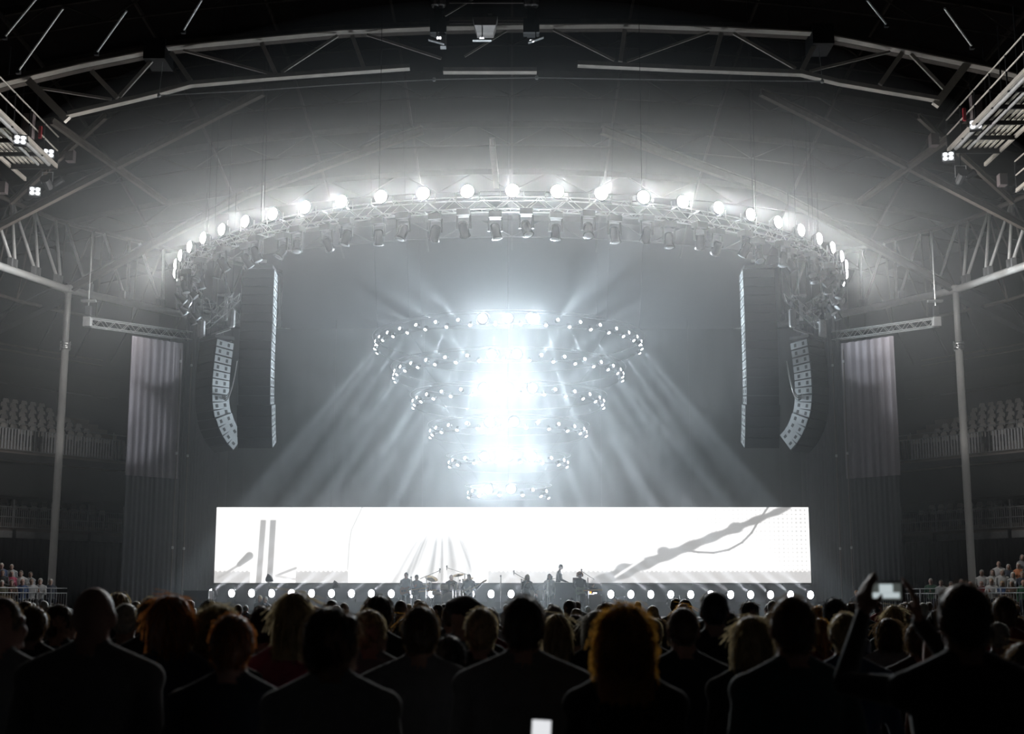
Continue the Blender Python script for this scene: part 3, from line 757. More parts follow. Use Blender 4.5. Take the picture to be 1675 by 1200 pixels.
# hair of the singer on the screen: strands fanning down from a parting
u_ = (X - 722) / (22 + 62 * np.clip((Y_ - 858) / 95, 0, 1) ** .8); hh_ = np.clip((Y_ - 862) / 60, 0, 1)
mask = soft((np.abs(u_) - 1) * 30, 16) * np.clip(hh_ * 2.2, 0, 1) * np.where(u_ > 0, 1, 1)
mask = np.where(X > 768, mask * np.clip(1 - (X - 768) / 8, 0, 1), mask)
strand = .5 + .5 * np.sin(u_ * 21 + 1.7 * np.sin(u_ * 7) + (Y_ - 860) * .02)
strand2 = .5 + .5 * np.sin(u_ * 47 + 2.2 * np.sin(u_ * 11))
dark(mask * (.3 + .7 * strand * (.45 + .55 * strand2)), .55)
# microphone stand across the right half with its cable
d, t_ = seg(975, 954, 1290, 830); dark(soft(d - (10 - 5.5 * t_) - 1.0 * np.sin(t_ * 55), 3), .47)
for bx, by, br in ((1202, 864, 9), (1084, 903, 8), (1020, 934, 12)):
    dark(soft(np.hypot((X - bx) * .75, Y_ - by) - br, 3), .47)
cx = [(1108, 899), (1140, 904), (1165, 905), (1190, 900), (1212, 888), (1228, 872), (1240, 852), (1256, 830)]
for a, b in zip(cx, cx[1:]):
    d, t_ = seg(*a, *b); dark(soft(d - 1.6, 1.8), .45)
d, t_ = seg(1005, 944, 1050, 915); dark(soft(d - 2.2, 2), .85)
img = np.clip(img, 0, 1)
gxs = np.linspace(SX0, SX1, nu + 1); gzs = np.linspace(SZ1, SZ0, nv + 1)
vv = np.zeros(((nv + 1) * (nu + 1), 3)); vv[:, 0] = np.tile(gxs, nv + 1); vv[:, 2] = np.repeat(gzs, nu + 1)
idx = np.arange(nv)[:, None] * (nu + 1) + np.arange(nu)[None, :]
ff = np.stack([idx + nu + 1, idx + nu + 2, idx + 1, idx], -1).reshape(-1, 4)
me = bpy.data.meshes.new('led_picture'); me.vertices.add(len(vv)); me.vertices.foreach_set('co', vv.ravel())
me.loops.add(ff.size); me.loops.foreach_set('vertex_index', ff.ravel().astype(np.int32))
me.polygons.add(len(ff)); me.polygons.foreach_set('loop_start', np.arange(0, ff.size, 4, dtype=np.int32)); me.update(calc_edges=True)
ca = me.attributes.new('picture', 'FLOAT', 'FACE'); ca.data.foreach_set('value', img.ravel().astype(np.float32))
ms = bpy.data.materials.new('led_screen'); ms.use_nodes = True; nt = ms.node_tree; bs = nt.nodes['Principled BSDF']
bs.inputs['Base Color'].default_value = (.02, .02, .02, 1); bs.inputs['Roughness'].default_value = .5
at = nt.nodes.new('ShaderNodeAttribute'); at.attribute_name = 'picture'
pw = nt.nodes.new('ShaderNodeMath'); pw.operation = 'POWER'; pw.inputs[1].default_value = 1.7
nt.links.new(at.outputs['Fac'], pw.inputs[0])
ml = nt.nodes.new('ShaderNodeMath'); ml.operation = 'MULTIPLY'; ml.inputs[1].default_value = .85
nt.links.new(pw.outputs[0], ml.inputs[0]); nt.links.new(ml.outputs[0], bs.inputs['Emission Strength'])
bs.inputs['Emission Color'].default_value = (1, .985, .975, 1); ms.cycles.emission_sampling = 'NONE'
scr = thing('video_screen', 'long glowing white video screen showing a close-up of hair and a microphone stand', 'screen', (0, SY, SZ0))
me.materials.append(ms); pic = obj('led_picture', me, None, scr, (0, -.08, -SZ0)); pic['label'] = 'grey and white moving picture on the screen'
MB().box((0, .1, (SZ1 - SZ0) / 2), (SX1 - SX0 + .1, .3, SZ1 - SZ0 + .08)).build('frame', M_black, scr)
for x in range(-12, 13, 4): MB().bar((x, .3, (SZ1 - SZ0)), (x, .3, SZ1 - SZ0 + 8.5), .03, .03).build('suspension_wire', M_dark, scr)
for x in range(-12, 13, 4): MB().bar((x, .25, -1.3), (x, .25, .1), .12, .12).build('support_leg', M_black, scr)

# row of floor lamps under the screen
fl_base = MB().box((0, 0, .06), (.34, .26, .12)).mesh('base'); fl_base.materials.append(M_black)
fl_arm = MB().path([(-.18, 0, .38), (-.18, 0, .12), (.18, 0, .12), (.18, 0, .38)], .025, 6)
fl_arm = fl_arm.mesh('yoke'); fl_arm.materials.append(M_dark)
fl_head = MB().lathe((0, 0, 0), [(.08, -.2), (.14, -.15), (.17, .05), (.19, .09), (.15, .09)], 14, Rx).mesh('head', True); fl_head.materials.append(M_black)
fl_lens = MB().ell((0, -.09, 0), (.135, .05, .175), 14, 8).mesh('lens', True); fl_lens.materials.append(M_lens_f)
NF = 31
for i in range(NF):
    x = 347 + (1325 - 347) * i / (NF - 1); p = U(x, 969 + 3 * i / NF, 58.3)
    yaw = math.atan2(-p.x, 30) * -.0
    t = thing('floor_lamp', 'glowing stage floor lamp in the row under the video screen, ' + ordinal(i, NF), 'stage lamp', (p.x, 58.3, DECK + .6), 0, 'row of floor lamps under the screen')
    z = p.z - DECK - .6
    obj('base', fl_base, None, t); 
    obj('yoke', fl_arm, None, t)
    e = 1 if p.x < 0 else -1
    h = obj('head', fl_head, None, t, (0, 0, max(.3, z))); obj('lens', fl_lens, None, h)
    dirx = e * (.55 + .02 * abs(p.x)); h.rotation_euler = (math.radians(12), 0, 0)
    spot(t, (0, -.2, max(.3, z)), (dirx, -.8, .5), FLOOR_W, 9, .6, .06, (.92, .93, 1))

# ================================================================== people
def P(*a): return V(a)
def cap(p0, p1, r0, r1, tg): return ('cap', V(p0), V(p1), r0, r1, tg)
def ell(c, r, tg): return ('ell', V(c), V(r), tg)
def loft(secs, tg): return ('loft', secs, tg)
TAGS = {'skin': 0, 'shirt': 1, 'trousers': 2, 'shoes': 3, 'eye': 4}
def prim_mesh(w, p):
    if p[0] == 'cap':
        _, a, b, r0, r1, _t = p
        w.path([a, b], r0, 10, r1); w.ell(a, r0, 10, 6); w.ell(b, r1, 10, 6)
    elif p[0] == 'ell': w.ell(p[1], tuple(p[2]), 14, 10)
    else: w.loft(p[1], 18)
def prim_dist(p, Q):
    if p[0] == 'cap':
        a, b = np.array(p[1]), np.array(p[2]); d = b - a; L = max(d @ d, 1e-9)
        t = np.clip(((Q - a) @ d) / L, 0, 1); return np.linalg.norm(Q - a - t[:, None] * d, axis=1) - (p[3] + (p[4] - p[3]) * t)
    if p[0] == 'ell':
        r = np.array(p[2]); return (np.linalg.norm((Q - np.array(p[1])) / r, axis=1) - 1) * r.min()
    s = np.array(p[1]); z = Q[:, 2]; o = np.argsort(s[:, 2]); s = s[o]
    cx, cy, rx, ry = [np.interp(z, s[:, 2], s[:, k]) for k in (0, 1, 3, 4)]
    d = (np.hypot((Q[:, 0] - cx) / rx, (Q[:, 1] - cy) / ry) - 1) * np.minimum(rx, ry)
    return d + np.maximum(0, z - s[-1, 2]) + np.maximum(0, s[0, 2] - z)
def fuse(name, prims, voxel, ratio=1.0, smooth=3, bump=None):
    w = MB()
    for p in prims: prim_mesh(w, p)
    me = w.mesh(name); o = bpy.data.objects.new('tmp', me); COL.objects.link(o)
    m = o.modifiers.new('r', 'REMESH'); m.mode = 'VOXEL'; m.voxel_size = voxel
    if smooth: m = o.modifiers.new('s', 'SMOOTH'); m.factor = .5; m.iterations = smooth
    if ratio < 1: m = o.modifiers.new('d', 'DECIMATE'); m.ratio = ratio
    dg = bpy.context.evaluated_depsgraph_get()
    r = bpy.data.meshes.new_from_object(o.evaluated_get(dg)); r.name = name
    bpy.data.objects.remove(o); bpy.data.meshes.remove(me)
    n = len(r.vertices)
    if bump:
        co = np.zeros(n * 3); r.vertices.foreach_get('co', co); co = co.reshape(-1, 3)
        co = bump(co); r.vertices.foreach_set('co', co.ravel()); r.update()
    r.polygons.foreach_set('use_smooth', [True] * len(r.polygons))
    return r
def classify(r, prims):
    c = np.zeros(len(r.polygons) * 3); r.polygons.foreach_get('center', c); c = c.reshape(-1, 3)
    D = np.stack([prim_dist(p, c) for p in prims]); best = D.argmin(0)
    tg = np.array([TAGS[p[-1]] for p in prims]); r.polygons.foreach_set('material_index', tg[best].astype(np.int32))
def hand(wr, d, nrm, curl, side):
    """palm, four unequal bent fingers and a thumb; d points along the hand, nrm out of the palm, side = thumb side sign"""
    d = V(d).normalized(); nrm = V(nrm); nrm = (nrm - d * nrm.dot(d)).normalized(); s = d.cross(nrm) * side; out = []
    for k, (ln) in enumerate((.075, .085, .08, .062)):
        o = s * (.029 - .0195 * k); kn = wr + d * (.085 - .006 * abs(k - 1)) + o
        out.append(cap(wr + o * .6 + d * .01, kn, .016, .0135, 'skin'))
        a = curl; d1 = (d * math.cos(a) + nrm * math.sin(a)); d2 = (d * math.cos(2 * a) + nrm * math.sin(2 * a))
        m = kn + d1 * ln * .5; out.append(cap(kn, m, .0105, .0095, 'skin')); out.append(cap(m, m + d2 * ln * .5, .0095, .008, 'skin'))
    b = wr + d * .025 + s * .03; m = b + (d * .6 + s * .75 + nrm * .3).normalized() * .04
    out.append(cap(b, m, .014, .012, 'skin')); out.append(cap(m, m + (d * .85 + s * .2 + nrm * .45).normalized() * .035, .011, .009, 'skin'))
    return out
HEADC = V((0, .012, 1.632))
def body(build=1.0, fem=False, yaw=0.0, arms=None, sit=False, lean=0.0, nod=0.0, stride=0.0, sleeves=True, fat=0.0):
    b = build; sh = (.168 if fem else .19) * b; hipw = (.172 if fem else .165) * (1 + .5 * (b - 1)); f = fat
    up = []
    up.append(loft([(0, 0, .86, hipw, .118 + f), (0, 0, .95, hipw, .12 + f), (0, .005, 1.06, (.128 if fem else .148) * b + f, .103 + f * 1.5), (0, .005, 1.2, (.145 if fem else .168) * b + f * .6, .118 + f),
                    (0, 0, 1.32, (.158 if fem else .183) * b, .122), (0, -.005, 1.40, (.152 if fem else .182) * b, .108), (0, -.008, 1.445, (.12 if fem else .145) * b, .09), (0, -.008, 1.485, .078 * b, .07)], 'shirt'))
    if fem:
        for e in (-1, 1): up.append(ell((e * .075, .095, 1.27), (.07, .06, .065), 'shirt'))
    for e in (-1, 1):
        up.append(ell((e * sh, -.005, 1.405), (.068 * b, .066, .068), 'shirt'))
        up.append(cap((e * .05, -.01, 1.49), (e * sh * .95, -.01, 1.425), .05 * b, .05 * b, 'shirt'))
    nk = .05 if fem else .06 * (.5 + .5 * b)
    up.append(cap((0, -.008, 1.47), (0, .006, 1.58), nk * 1.08, nk, 'skin'))
    Rh = Matrix.Rotation(yaw, 3, 'Z') @ Matrix.Rotation(nod, 3, 'X'); hd = []
    hd.append(('ell', V((0, -.006, .015)), V((.077, .097, .1)), 'skin')); hd.append(('ell', V((0, .028, -.045)), V((.056, .062, .07)), 'skin'))
    hd.append(cap((0, .088, .008), (0, .108, -.03), .010, .015, 'skin')); hd.append(('ell', V((0, .08, -.088)), V((.026, .02, .02)), 'skin'))
    hd.append(cap((-.018, .088, -.058), (.018, .088, -.058), .009, .009, 'skin'))
    for e in (-1, 1):
        hd.append(cap((e * .014, .086, .03), (e * .045, .076, .032), .011, .01, 'skin'))
        hd.append(('ell', V((e * .034, .082, .008)), V((.014, .012, .01)), 'eye'))
        hd.append(('ell', V((e * .080, -.004, -.008)), V((.010, .022, .034)), 'skin'))
    heads = []
    for p in hd:
        if p[0] == 'ell': heads.append(('ell', HEADC + Rh @ p[1], p[2], p[3]))
        else: heads.append(('cap', HEADC + Rh @ p[1], HEADC + Rh @ p[2], p[3], p[4], p[5]))
    up += heads
    arms = arms or {}
    for e, k in ((-1, 'L'), (1, 'R')):
        el, wr, hdv, nrm, curl = arms.get(k, ((e * (sh + .055), -.035, 1.125), (e * (sh + .05), .055, .885), (0, .15, -1), (-e, 0, 0), .35))
        el, wr = V(el), V(wr); s0 = V((e * sh, -.005, 1.40)); ua = .054 if not fem else .044
        up.append(cap(s0, el, ua * b, ua * .8, 'shirt')); mid = el + (wr - el) * .35
        up.append(cap(el, mid, ua * .78, ua * .72, 'shirt' if sleeves else 'skin')); up.append(cap(mid, wr, ua * .72, .03 if not fem else .025, 'shirt' if sleeves else 'skin'))
        up += hand(wr, hdv, nrm, curl, e)
    lo = []
    for e in (-1, 1):
        hp_ = V((e * .092, 0, .9))
        if sit: kn, an, toe = V((e * .13, .43, .93)), V((e * .13, .42, .52)), V((e * .14, .56, .475))
        else:
            st_ = stride * e; kn, an = V((e * .105, .015 + st_ * .5, .49)), V((e * .115, -.02 + st_, .09)); toe = V((e * .135, .13 + st_, .04))
        lo.append(cap(hp_, kn, (.092 if fem else .088) * (.5 + .5 * b) + f * .3, .06, 'trousers')); lo.append(cap(kn, kn + (an - kn) * .4, .058, .058, 'trousers')); lo.append(cap(kn + (an - kn) * .4, an, .056, .042, 'trousers'))
        hl = an + V((0, -.03, -.045)); lo.append(cap(hl, toe, .04, .036, 'shoes')); lo.append(cap(an, hl, .042, .04, 'shoes'))
    piv = V((0, 0, .93)); Rl = Matrix.Rotation(-lean, 3, 'X'); dz = V((0, 0, -.43)) if sit else V((0, 0, 0))
    def tf(p):
        if p[0] == 'cap': return ('cap', piv + Rl @ (p[1] - piv) + dz, piv + Rl @ (p[2] - piv) + dz, p[3], p[4], p[5])
        if p[0] == 'ell': return ('ell', piv + Rl @ (p[1] - piv) + dz, p[2], p[3])
        s = []
        for cx, cy, cz, rx, ry in p[1]:
            q = piv + Rl @ (V((cx, cy, cz)) - piv) + dz; s.append((q.x, q.y, q.z, rx, ry))
        return ('loft', s, p[2])
    allp = [tf(p) for p in up] + [((p[0], p[1] + dz, p[2] + dz) + p[3:]) for p in lo]
    return allp, piv + Rl @ (HEADC - piv) + dz, Rl @ Rh
PROTO = {}
def proto(name, voxel=.016, ratio=.4, **kw):
    pr, hc, R = body(**kw); m = fuse('person', pr, voxel, ratio); classify(m, pr)
    for _ in TAGS: m.materials.append(None)
    PROTO[name] = (m, hc, R); return PROTO[name]

# ---- hair, modelled around the head centre
def ripple(amp, nstr, seed):
    def f(co):
        a = np.arctan2(co[:, 0], -co[:, 1]); r = np.random.RandomState(seed); d = np.zeros(len(co))
        for k in range(5):
            q = nstr * r.uniform(.5, 1.8); d += np.sin(a * q + co[:, 2] * r.uniform(-30, 30) + r.rand() * 6.28)
        nrm = co / np.maximum(np.linalg.norm(co, axis=1), 1e-6)[:, None]
        return co + nrm * (d * amp / 2.2)[:, None]
    return f
def blob_hair(seed, n, c, rad, size, base):
    r = random.Random(seed); out = list(base)
    for i in range(n):
        u, v = r.uniform(0, 2 * PI), r.uniform(-.35, 1); q = math.sqrt(1 - min(1, v * v))
        p = V((c[0] + rad[0] * q * math.cos(u), c[1] + rad[1] * q * math.sin(u), c[2] + rad[2] * v))
        if p.y > .055 and p.z < .06: continue
        out.append(ell(p, (size * r.uniform(.7, 1.2),) * 3, 'skin'))
    return out
dome = [ell((0, -.014, .024), (.085, .098, .104), 'skin'), ell((0, -.045, -.02), (.075, .062, .075), 'skin')]
def tail(z1, rx, ry, y, flare=1.0): return loft([(0, y, -z1, rx * flare, ry * .8), (0, y - .004, -z1 * .6, rx * 1.04, ry), (0, y + .006, -.03, rx, ry * 1.1), (0, y + .02, .05, rx * .92, ry)], 'skin')
HAIR = {}
def hair(name, prims, vox=.011, amp=.003, n=30, ratio=.6, seed=1): HAIR[name] = fuse('hair', prims, vox, ratio, 2, ripple(amp, n, seed))
hair('short', dome, amp=.0025, seed=2)
hair('crop', [ell((0, -.012, .022), (.081, .096, .099), 'skin'), ell((0, -.045, -.01), (.07, .058, .07), 'skin')], amp=.0015, n=50, seed=3)
hair('fringe', [ell((0, -.05, -.012), (.082, .055, .045), 'skin')], amp=.002, seed=4)
hair('tousled', dome + [ell((.02, .045, .07), (.045, .045, .03), 'skin'), ell((-.025, -.02, .09), (.04, .05, .035), 'skin')], amp=.004, n=14, seed=5)
hair('bob', dome + [tail(.125, .098, .075, -.02, .92), ell((0, -.02, .02), (.095, .1, .108), 'skin')], amp=.004, n=26, seed=6)
hair('long', dome + [tail(.33, .088, .05, -.055, .9), tail(.15, .093, .068, -.025)], amp=.004, n=24, seed=7)
hair('curly', blob_hair(8, 200, (0, -.03, -.04), (.088, .095, .16), .02, dome + [tail(.36, .105, .06, -.055, 1.15), tail(.18, .092, .075, -.03)]), amp=.006, n=18, seed=8)
hair('afro', blob_hair(9, 130, (0, -.02, .02), (.115, .115, .115), .032, dome), amp=.006, n=18, seed=9)
hair('bun', dome + [ell((0, -.10, .085), (.045, .045, .04), 'skin')], amp=.003, seed=10)
hair('pony', dome + [cap((0, -.1, .04), (0, -.135, -.16), .03, .018, 'skin')], amp=.003, seed=11)
hair('cap', [ell((0, -.008, .035), (.088, .104, .092), 'skin'), loft([(0, .085, .045, .07, .075), (0, .09, .055, .065, .07)], 'skin')], amp=0, seed=12)
hair('peaked_hat', [ell((0, -.01, .03), (.09, .106, .075), 'skin'), loft([(0, -.01, .03, .098, .112), (-.012, -.01, .075, .094, .108), (-.006, -.01, .105, .05, .06), (0, -.01, .118, .02, .03)], 'skin'), loft([(-.02, .06, .03, .07, .07), (-.025, .062, .04, .066, .066)], 'skin')], amp=0, seed=13)
hair('hood', [ell((0, -.03, .0), (.105, .11, .135), 'skin'), tail(.2, .11, .085, -.04, 1.1)], amp=.002, n=8, seed=14)

def strands(me, n, ln, off, curl, seed):
    r = random.Random(seed); w = MB(); vs = me.vertices
    for k in range(n):
        v = vs[r.randrange(len(vs))]; p = v.co.copy(); nn = v.normal.copy(); d = V((r.uniform(-.5, .5), r.uniform(-.5, .5), -1)); d = (d - nn * d.dot(nn)).normalized()
        wd = V((r.uniform(-1, 1), r.uniform(-1, 1), r.uniform(-1, 1))).normalized() * .0026; pts = []; m = 5; ph = r.uniform(0, 6.28); L_ = ln * r.uniform(.5, 1.2)
        sd = d.cross(nn)
        for i in range(m + 1):
            f = i / m; pts.append(p + d * L_ * f + nn * off * r.uniform(.6, 1.2) * math.sin(PI * min(1, .25 + f * .6)) + (sd * math.sin(ph + f * 9) + nn * (.6 + math.cos(ph + f * 9)) * .6) * curl)
        o_ = len(w.v)
        for q in pts: w.v += [tuple(q - wd), tuple(q + wd)]
        for i in range(m): w.f.append((o_ + 2*i, o_ + 2*i + 1, o_ + 2*i + 3, o_ + 2*i + 2))
    m_ = bpy.data.meshes.new('loose_strands'); m_.from_pydata(w.v, [], w.f); m_.materials.append(None); return m_
STRAND = {k: strands(HAIR[k], *a) for k, a in {'short': (260, .04, .007, .001, 1), 'crop': (260, .02, .005, .0005, 2), 'tousled': (320, .05, .012, .003, 3), 'bob': (380, .1, .008, .001, 4), 'long': (420, .13, .009, .001, 5),
          'curly': (900, .075, .01, .008, 6), 'bun': (200, .04, .006, .001, 7), 'pony': (200, .05, .006, .001, 8)}.items()}
def strand_mat(name, c):
    m = bpy.data.materials.new('strand_' + name); m.use_nodes = True; nt = m.node_tree; nt.nodes.remove(nt.nodes['Principled BSDF'])
    a = nt.nodes.new('ShaderNodeBsdfDiffuse'); b = nt.nodes.new('ShaderNodeBsdfTranslucent'); x = nt.nodes.new('ShaderNodeMixShader'); x.inputs[0].default_value = .65
    nz = nt.nodes.new('ShaderNodeTexNoise'); nz.inputs['Scale'].default_value = 60; g = nt.nodes.new('ShaderNodeMix'); g.data_type = 'RGBA'
    g.inputs[6].default_value = (*[q * .7 for q in c], 1); g.inputs[7].default_value = (*[min(1, q * 1.3) for q in c], 1)
    nt.links.new(nz.outputs['Fac'], g.inputs[0])
    for q in (a, b): nt.links.new(g.outputs[2], q.inputs['Color'])
    nt.links.new(a.outputs[0], x.inputs[1]); nt.links.new(b.outputs[0], x.inputs[2]); nt.links.new(x.outputs[0], nt.nodes['Material Output'].inputs['Surface']); return m
SM = {k: strand_mat(k, c) for k, c in dict(dark=(.12, .08, .05), brown=(.26, .17, .09), auburn=(.6, .22, .06), ginger=(.9, .42, .08), blond=(.75, .6, .35), grey=(.6, .57, .5), white=(.8, .76, .68), black=(.06, .06, .06)).items()}
SK = [mat('skin_fair', (.52, .33, .25), .5, sheen=.0, amt=.12), mat('skin_tan', (.42, .25, .18), .5, amt=.12), mat('skin_pink', (.55, .33, .27), .5, amt=.12)]
HM = {k: mat('hair_' + k, c, .42, sheen=.8, scale=25, amt=.35, spec=.6) for k, c in dict(dark=(.03, .021, .015), brown=(.09, .052, .028), auburn=(.26, .085, .03), ginger=(.55, .22, .05), blond=(.42, .3, .14), grey=(.4, .38, .34), white=(.6, .57, .5), black=(.01, .01, .011)).items()}
CM = {k: mat('cloth_' + k, c, .85, sheen=.7, scale=18, amt=.2, bump=.08) for k, c in dict(
    black=(.014, .014, .016), navy=(.02, .028, .05), grey=(.2, .2, .21), pale=(.45, .46, .47), blue=(.05, .09, .2), teal=(.04, .09, .1), red=(.3, .025, .03), pink=(.45, .06, .12), green=(.03, .13, .06),
    orange=(.5, .16, .05), purple=(.16, .04, .14), white=(.6, .58, .56), brown=(.1, .06, .04), olive=(.11, .1, .06)).items()}
M_jeans = mat('jeans', (.03, .04, .07), .85); M_shoe = mat('shoe_leather', (.02, .018, .016), .5); M_eye = mat('eye', (.3, .28, .27), .3)
rp = random.Random(11)
def person(pn, loc, yaw, sc, hs, hm, shirt, label, group=None, trousers=None, skin=None, fat=1.0, loose=False):
    m, hc, R = PROTO[pn]
    o = bpy.data.objects.new('person', m); COL.objects.link(o); o.location = loc; o.rotation_euler = (0, 0, yaw); o.scale = (sc * fat, sc * fat, sc)
    ms_ = (skin or rp.choice(SK), CM[shirt], trousers or rp.choice((M_jeans, CM['black'], CM['navy'])), M_shoe, M_eye)
    for i, q in enumerate(ms_): o.material_slots[i].link = 'OBJECT'; o.material_slots[i].material = q
    if hs:
        h = bpy.data.objects.new({'cap': 'cap', 'peaked_hat': 'hat', 'hood': 'hood'}.get(hs, 'hair'), HAIR[hs]); COL.objects.link(h); h.parent = o; h.location = hc; h.rotation_euler = R.to_euler()
        if not HAIR[hs].materials: HAIR[hs].materials.append(None)
        h.material_slots[0].link = 'OBJECT'; h.material_slots[0].material = hm if not isinstance(hm, str) else (CM[hm[6:]] if hm.startswith('cloth_') else HM[hm])
        if loose and hs in STRAND and hm in SM:
            q = obj('loose_strands', STRAND[hs], None, h); q.material_slots[0].link = 'OBJECT'; q.material_slots[0].material = SM[hm]; q['kind'] = 'stuff'
    return tag(o, label, 'person', group)
proto('man', .014, .5); proto('man_right', .014, .5, yaw=-.9); proto('man_left', .014, .5, yaw=.7); proto('broad', .014, .5, build=1.13, fat=.02)
proto('woman', .014, .5, fem=True); proto('woman_right', .014, .5, fem=True, yaw=-.6)
proto('phone_up', .0085, .6, build=1.06, yaw=.2, arms={'L': ((-.36, .2, 1.42), (-.245, .36, 1.645), (.12, .05, 1), (.8, .3, -.1), .28), 'R': ((.13, .27, 1.37), (-.035, .385, 1.625), (-.12, .0, 1), (-.8, .3, -.1), .28)})
proto('phone_low', .011, .6, arms={'L': ((-.22, .12, 1.17), (-.06, .34, 1.38), (.1, .1, 1), (.9, .3, 0), .4), 'R': ((.24, .1, 1.18), (.09, .34, 1.38), (-.1, .1, 1), (-.9, .3, 0), .4)})
proto('hand_face', .011, .6, yaw=-.8, arms={'R': ((.26, .12, 1.15), (.13, .17, 1.42), (-.1, .1, 1), (-1, 0, 0), .7)})
proto('seated', .017, .35, sit=True); proto('seated_w', .017, .35, sit=True, fem=True); proto('seated_clap', .017, .4, sit=True, arms={'L': ((-.24, .14, 1.14), (-.03, .33, 1.22), (.3, .2, 1), (1, 0, 0), .2), 'R': ((.24, .14, 1.14), (.03, .33, 1.22), (-.3, .2, 1), (-1, 0, 0), .2)})

# ---- the near rows, seen from behind: (x, top of head, head width in px), body, hair, clothes, words
near = [
 (4, 972, 62, 'man_right', 'crop', 'brown', 'grey', 'man in grey jacket cut by the left edge, face turned to the right'),
 (155, 953, 68, 'broad', None, 'brown', 'grey', 'tall bald broad-shouldered man in dark grey top at the left'),
 (381, 1003, 70, 'man', 'short', 'auburn', 'navy', 'person with short reddish hair in navy top, beside the pink-sweatered woman'),
 (545, 990, 76, 'man_right', 'tousled', 'dark', 'pale', 'dark-haired man in pale sweater looking to the right'),
 (688, 990, 60, 'broad', 'short', 'brown', 'grey', 'man with short brown hair in plain grey sweater, left of the man in the middle'),
 (856, 973, 66, 'broad', 'short', 'dark', 'grey', 'large broad man in the very middle of the front row'),
 (1021, 984, 74, 'woman', 'curly', 'ginger', 'black', 'woman with long curly ginger hair glowing at its edges'),
 (1117, 990, 53, 'man', 'crop', 'brown', 'navy', 'man with cropped brown hair in dark checked shirt, right of the curly-haired woman'),
 (1168, 964, 45, 'man', 'crop', 'black', 'black', 'tall man with cropped black hair standing above the crowd'),
 (1229, 1006, 58, 'woman', 'bob', 'blond', 'black', 'woman with smooth blond bob in black top'),
 (1295, 973, 70, 'man', 'short', 'brown', 'teal', 'man with short brown hair in dark teal shirt in the right front row'),
 (1382, 1001, 52, 'man', 'short', 'blond', 'blue', 'man with short fair hair and blue collar, right of the teal-shirted man'),
 (284, 972, 60, 'woman_right', 'bob', 'auburn', 'navy', 'auburn-haired woman whose hair glows orange at its rim, right of the bald man'),
 (249, 976, 44, 'man', 'short', 'blond', 'black', 'fair-haired man half hidden behind the auburn-haired woman'),
 (482, 967, 56, 'woman', 'long', 'blond', 'pink', 'woman with long fair hair and pink sweater'),
 (607, 996, 50, 'man_right', 'short', 'blond', 'grey', 'fair-haired man in profile beside the dark-haired man in pale sweater'),
 (620, 972, 42, 'man', 'tousled', 'dark', 'black', 'man with peaked dark hair left of the stage drums'),
 (758, 973, 46, 'man_left', 'peaked_hat', 'cloth_black', 'black', 'man wearing a dark peaked hat below the drum kit'),
 (787, 993, 52, 'man', 'short', 'blond', 'black', 'short fair-haired man just left of the man in the middle'),
 (911, 1003, 42, 'woman', 'long', 'blond', 'black', 'woman with long straight blond hair right of the man in the middle'),
 (942, 1004, 40, 'man', 'short', 'dark', 'black', 'dark-haired person between two blond women right of the middle'),
 (977, 997, 42, 'woman', 'bob', 'grey', 'black', 'grey-haired person with pale bob left of the curly-haired woman'),
 (735, 1038, 58, 'man', 'short', 'black', 'black', 'short dark-headed person with head low between two men left of the middle'),
 (357, 986, 58, 'woman', 'curly', 'blond', 'black', 'fair curly-haired woman behind the person with reddish hair'),
 (431, 991, 46, 'man', 'short', 'dark', 'navy', 'dark-haired man left of the pink-sweatered woman'),
 (56, 990, 44, 'man', 'short', 'brown', 'black', 'brown-haired person left of the bald man, near the left edge'),
 (99, 987, 42, 'man_right', 'short', 'dark', 'navy', 'dark-haired person turned right, directly left of the bald man'),
 (207, 984, 42, 'phone_low', 'crop', 'grey', 'black', 'person behind the bald man holding up a phone with blue-white screen'),
 (1500, 1018, 42, 'man', 'tousled', 'brown', 'black', 'brown-haired person seen under the raised arms of the man filming'),
 (1533, 1030, 44, 'woman', 'hood', 'cloth_orange', 'orange', 'person in orange hood next to the man filming'),
 (1632, 1015, 38, 'man', 'crop', 'white', 'black', 'white-haired person right of the man filming'),
 (1664, 1008, 34, 'man', 'short', 'brown', 'brown', 'brown-haired person at the right edge near the seated audience'),
 (1672, 1050, 62, 'woman', 'long', 'brown', 'grey', 'person in grey cut by the right edge'),
 (1066, 1010, 36, 'man', 'short', 'blond', 'black', 'fair head showing right behind the curly ginger hair'),
 (596, 1036, 46, 'hand_face', 'short', 'brown', 'olive', 'person holding a hand to the face beside the man in pale sweater'),
 (1340, 1010, 40, 'woman', 'pony', 'ginger', 'red', 'person with ginger ponytail between the teal and the blue shirts'),
 (1452, 1010, 36, 'woman', 'bob', 'brown', 'pale', 'woman in pale top left of the man filming'),
 (1192, 1000, 32, 'woman', 'bun', 'dark', 'black', 'person with dark hair bun left of the blond bob'),
 (668, 1005, 36, 'woman', 'long', 'ginger', 'red', 'ginger long-haired person in red peeking out behind the grey sweater'),
 (18, 1010, 44, 'woman', 'pony', 'brown', 'black', 'person with brown ponytail at the left edge behind the grey jacket'),
]
used = []
